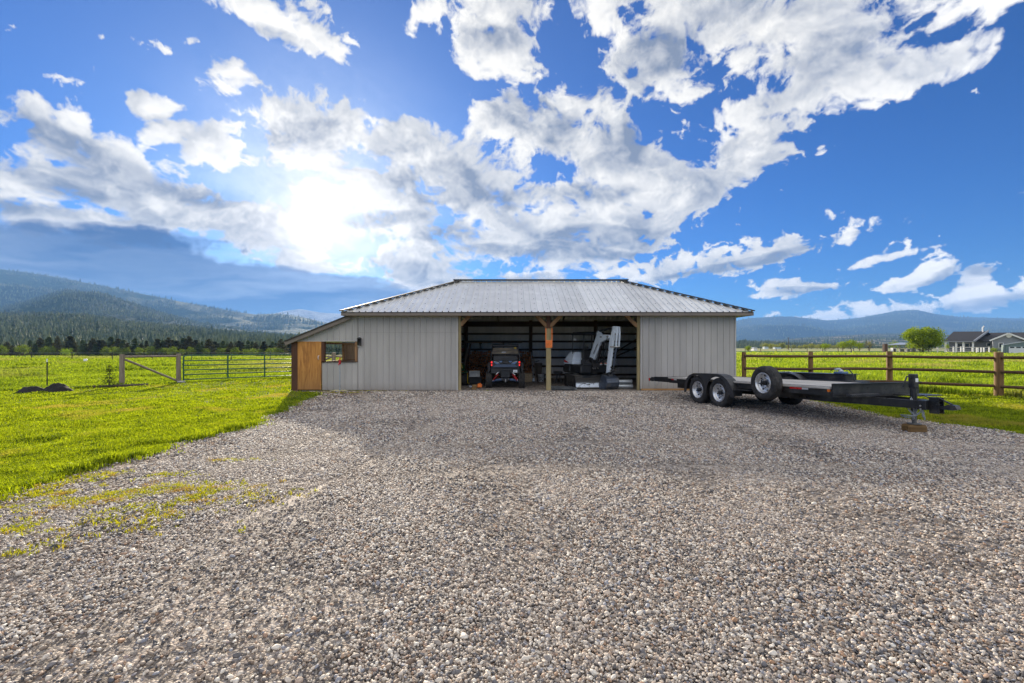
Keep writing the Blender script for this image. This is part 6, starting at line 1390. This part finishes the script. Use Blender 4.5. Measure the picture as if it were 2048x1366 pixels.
p_ = thing('garden_shelter', (102, 131, hz_(102, 131)), 'low open shelter with thin pale metal roofs beside the round tree', 'shelter')
q = MB(); a, b = atw(1773, 690.5, 130), atw(1812, 691.5, 130); q.box(a.x, b.x, 130, 134, a.z-.08, a.z+.08); q.build('roof', M['galvp'], p_, world=True)
q = MB(); a, b, c = atw(1806, 689.5, 130), atw(1829, 686, 132), atw(1849, 689, 130); q.add([a, b, c, a+Vector((0, 6, 0)), b+Vector((0, 5, .2)), c+Vector((0, 6, 0)), a-Vector((0, 0, .12)), c-Vector((0, 0, .12))], [(0, 1, 4, 3), (1, 2, 5, 4), (0, 2, 1), (0, 6, 7, 2)]); q.build('roof', M['galvp'], p_, world=True)
for px in (1775, 1788, 1799, 1811, 1822, 1835, 1846): a = atw(px, 0, 131); q = MB(); q.box(a.x-.09, a.x+.09, 130.9, 131.1, 0, 2.0); q.build('post', M['trim'], p_, world=True)
for px, wd in ((1805, 1.2), (1818, .9), (1828, 1.4)): a = atw(px, 0, 133); q = MB(); q.rbox(a.x-wd/2, a.x+wd/2, 133, 133.6, 0, 1.1, .05); q.build('stored_box', M['houseg'], p_, world=True)
q = MB(); a = atw(1770, 0, 126); q.rbox(-.42, .42, -.42, .42, 0, 2.45, .05); o = q.build('stone_pillar', M['dark_wood']); o.location = (a.x, 126, 0); tag(o, 'thick dark pillar standing left of the garden shelter', 'pillar')
o = thing('dog_kennel', (atw(1789.5, 0, 127).x, 127, 0), 'small white framed kennel left of the garden shelter', 'kennel'); q = MB(); q.box(-.5, -.38, 0, .8, 0, 1.2); q.box(.38, .5, 0, .8, 0, 1.2); q.box(-.5, .5, 0, .8, 1.2, 1.35); q.build('frame', M['white'], o); q = MB(); q.box(-.37, .37, .1, .8, 0, 1.19); q.build('inside', M['flash'], o)
o = thing('utility_pole', (tr(1577, 260)), 'lone dark utility pole out in the fields', 'utility pole'); q = MB(); q.tube([(0, 0, 0), (0, 0, 7.0)], [.16, .11], 8); q.build('pole', M['dark_wood'], o); q = MB(); q.box(-.9, .9, -.06, .06, 6.6, 6.75); q.build('crossarm', M['dark_wood'], o)
for px, y, wd, hh3, lb, mm in ((1533, 400, 3.4, 2.2, 'tiny white farm shed in front of the pale trees, far left one', 'white'), (1556, 405, 5.5, 1.9, 'long low white farm building in front of the pale trees', 'white'), (1511, 210, 1.6, 1.5, 'small pale shed beside the round bush', 'white')):
    p0 = tr(px, y); o = thing('farm_shed', p0, lb, 'shed'); q = MB(); q.box(-wd/2, wd/2, 0, 3, 0, hh3*.7); q.build('wall', M[mm], o); q = MB(); q.prism([(-wd/2-.2, hh3*.7), (wd/2+.2, hh3*.7), (wd/2-.4, hh3), (-wd/2+.4, hh3)], -.2, 3.2); q.build('roof', M['galvp'], o)

# ---------------------------------------------------------------- air
t = NT('valley_air'); v = t.n('VolumePrincipled'); v.inputs['Color'].default_value = (.24, .50, 1.0, 1); v.inputs['Density'].default_value = HAZE; v.inputs['Anisotropy'].default_value = .1
t.t.links.new(v.outputs[0], t.out.inputs['Volume'])
q = MB(); q.box(-13000, 15500, -300, 12500, -30, 720); hz = q.build('haze', t.m); hz['kind'] = 'stuff'; hz.display_type = 'WIRE'
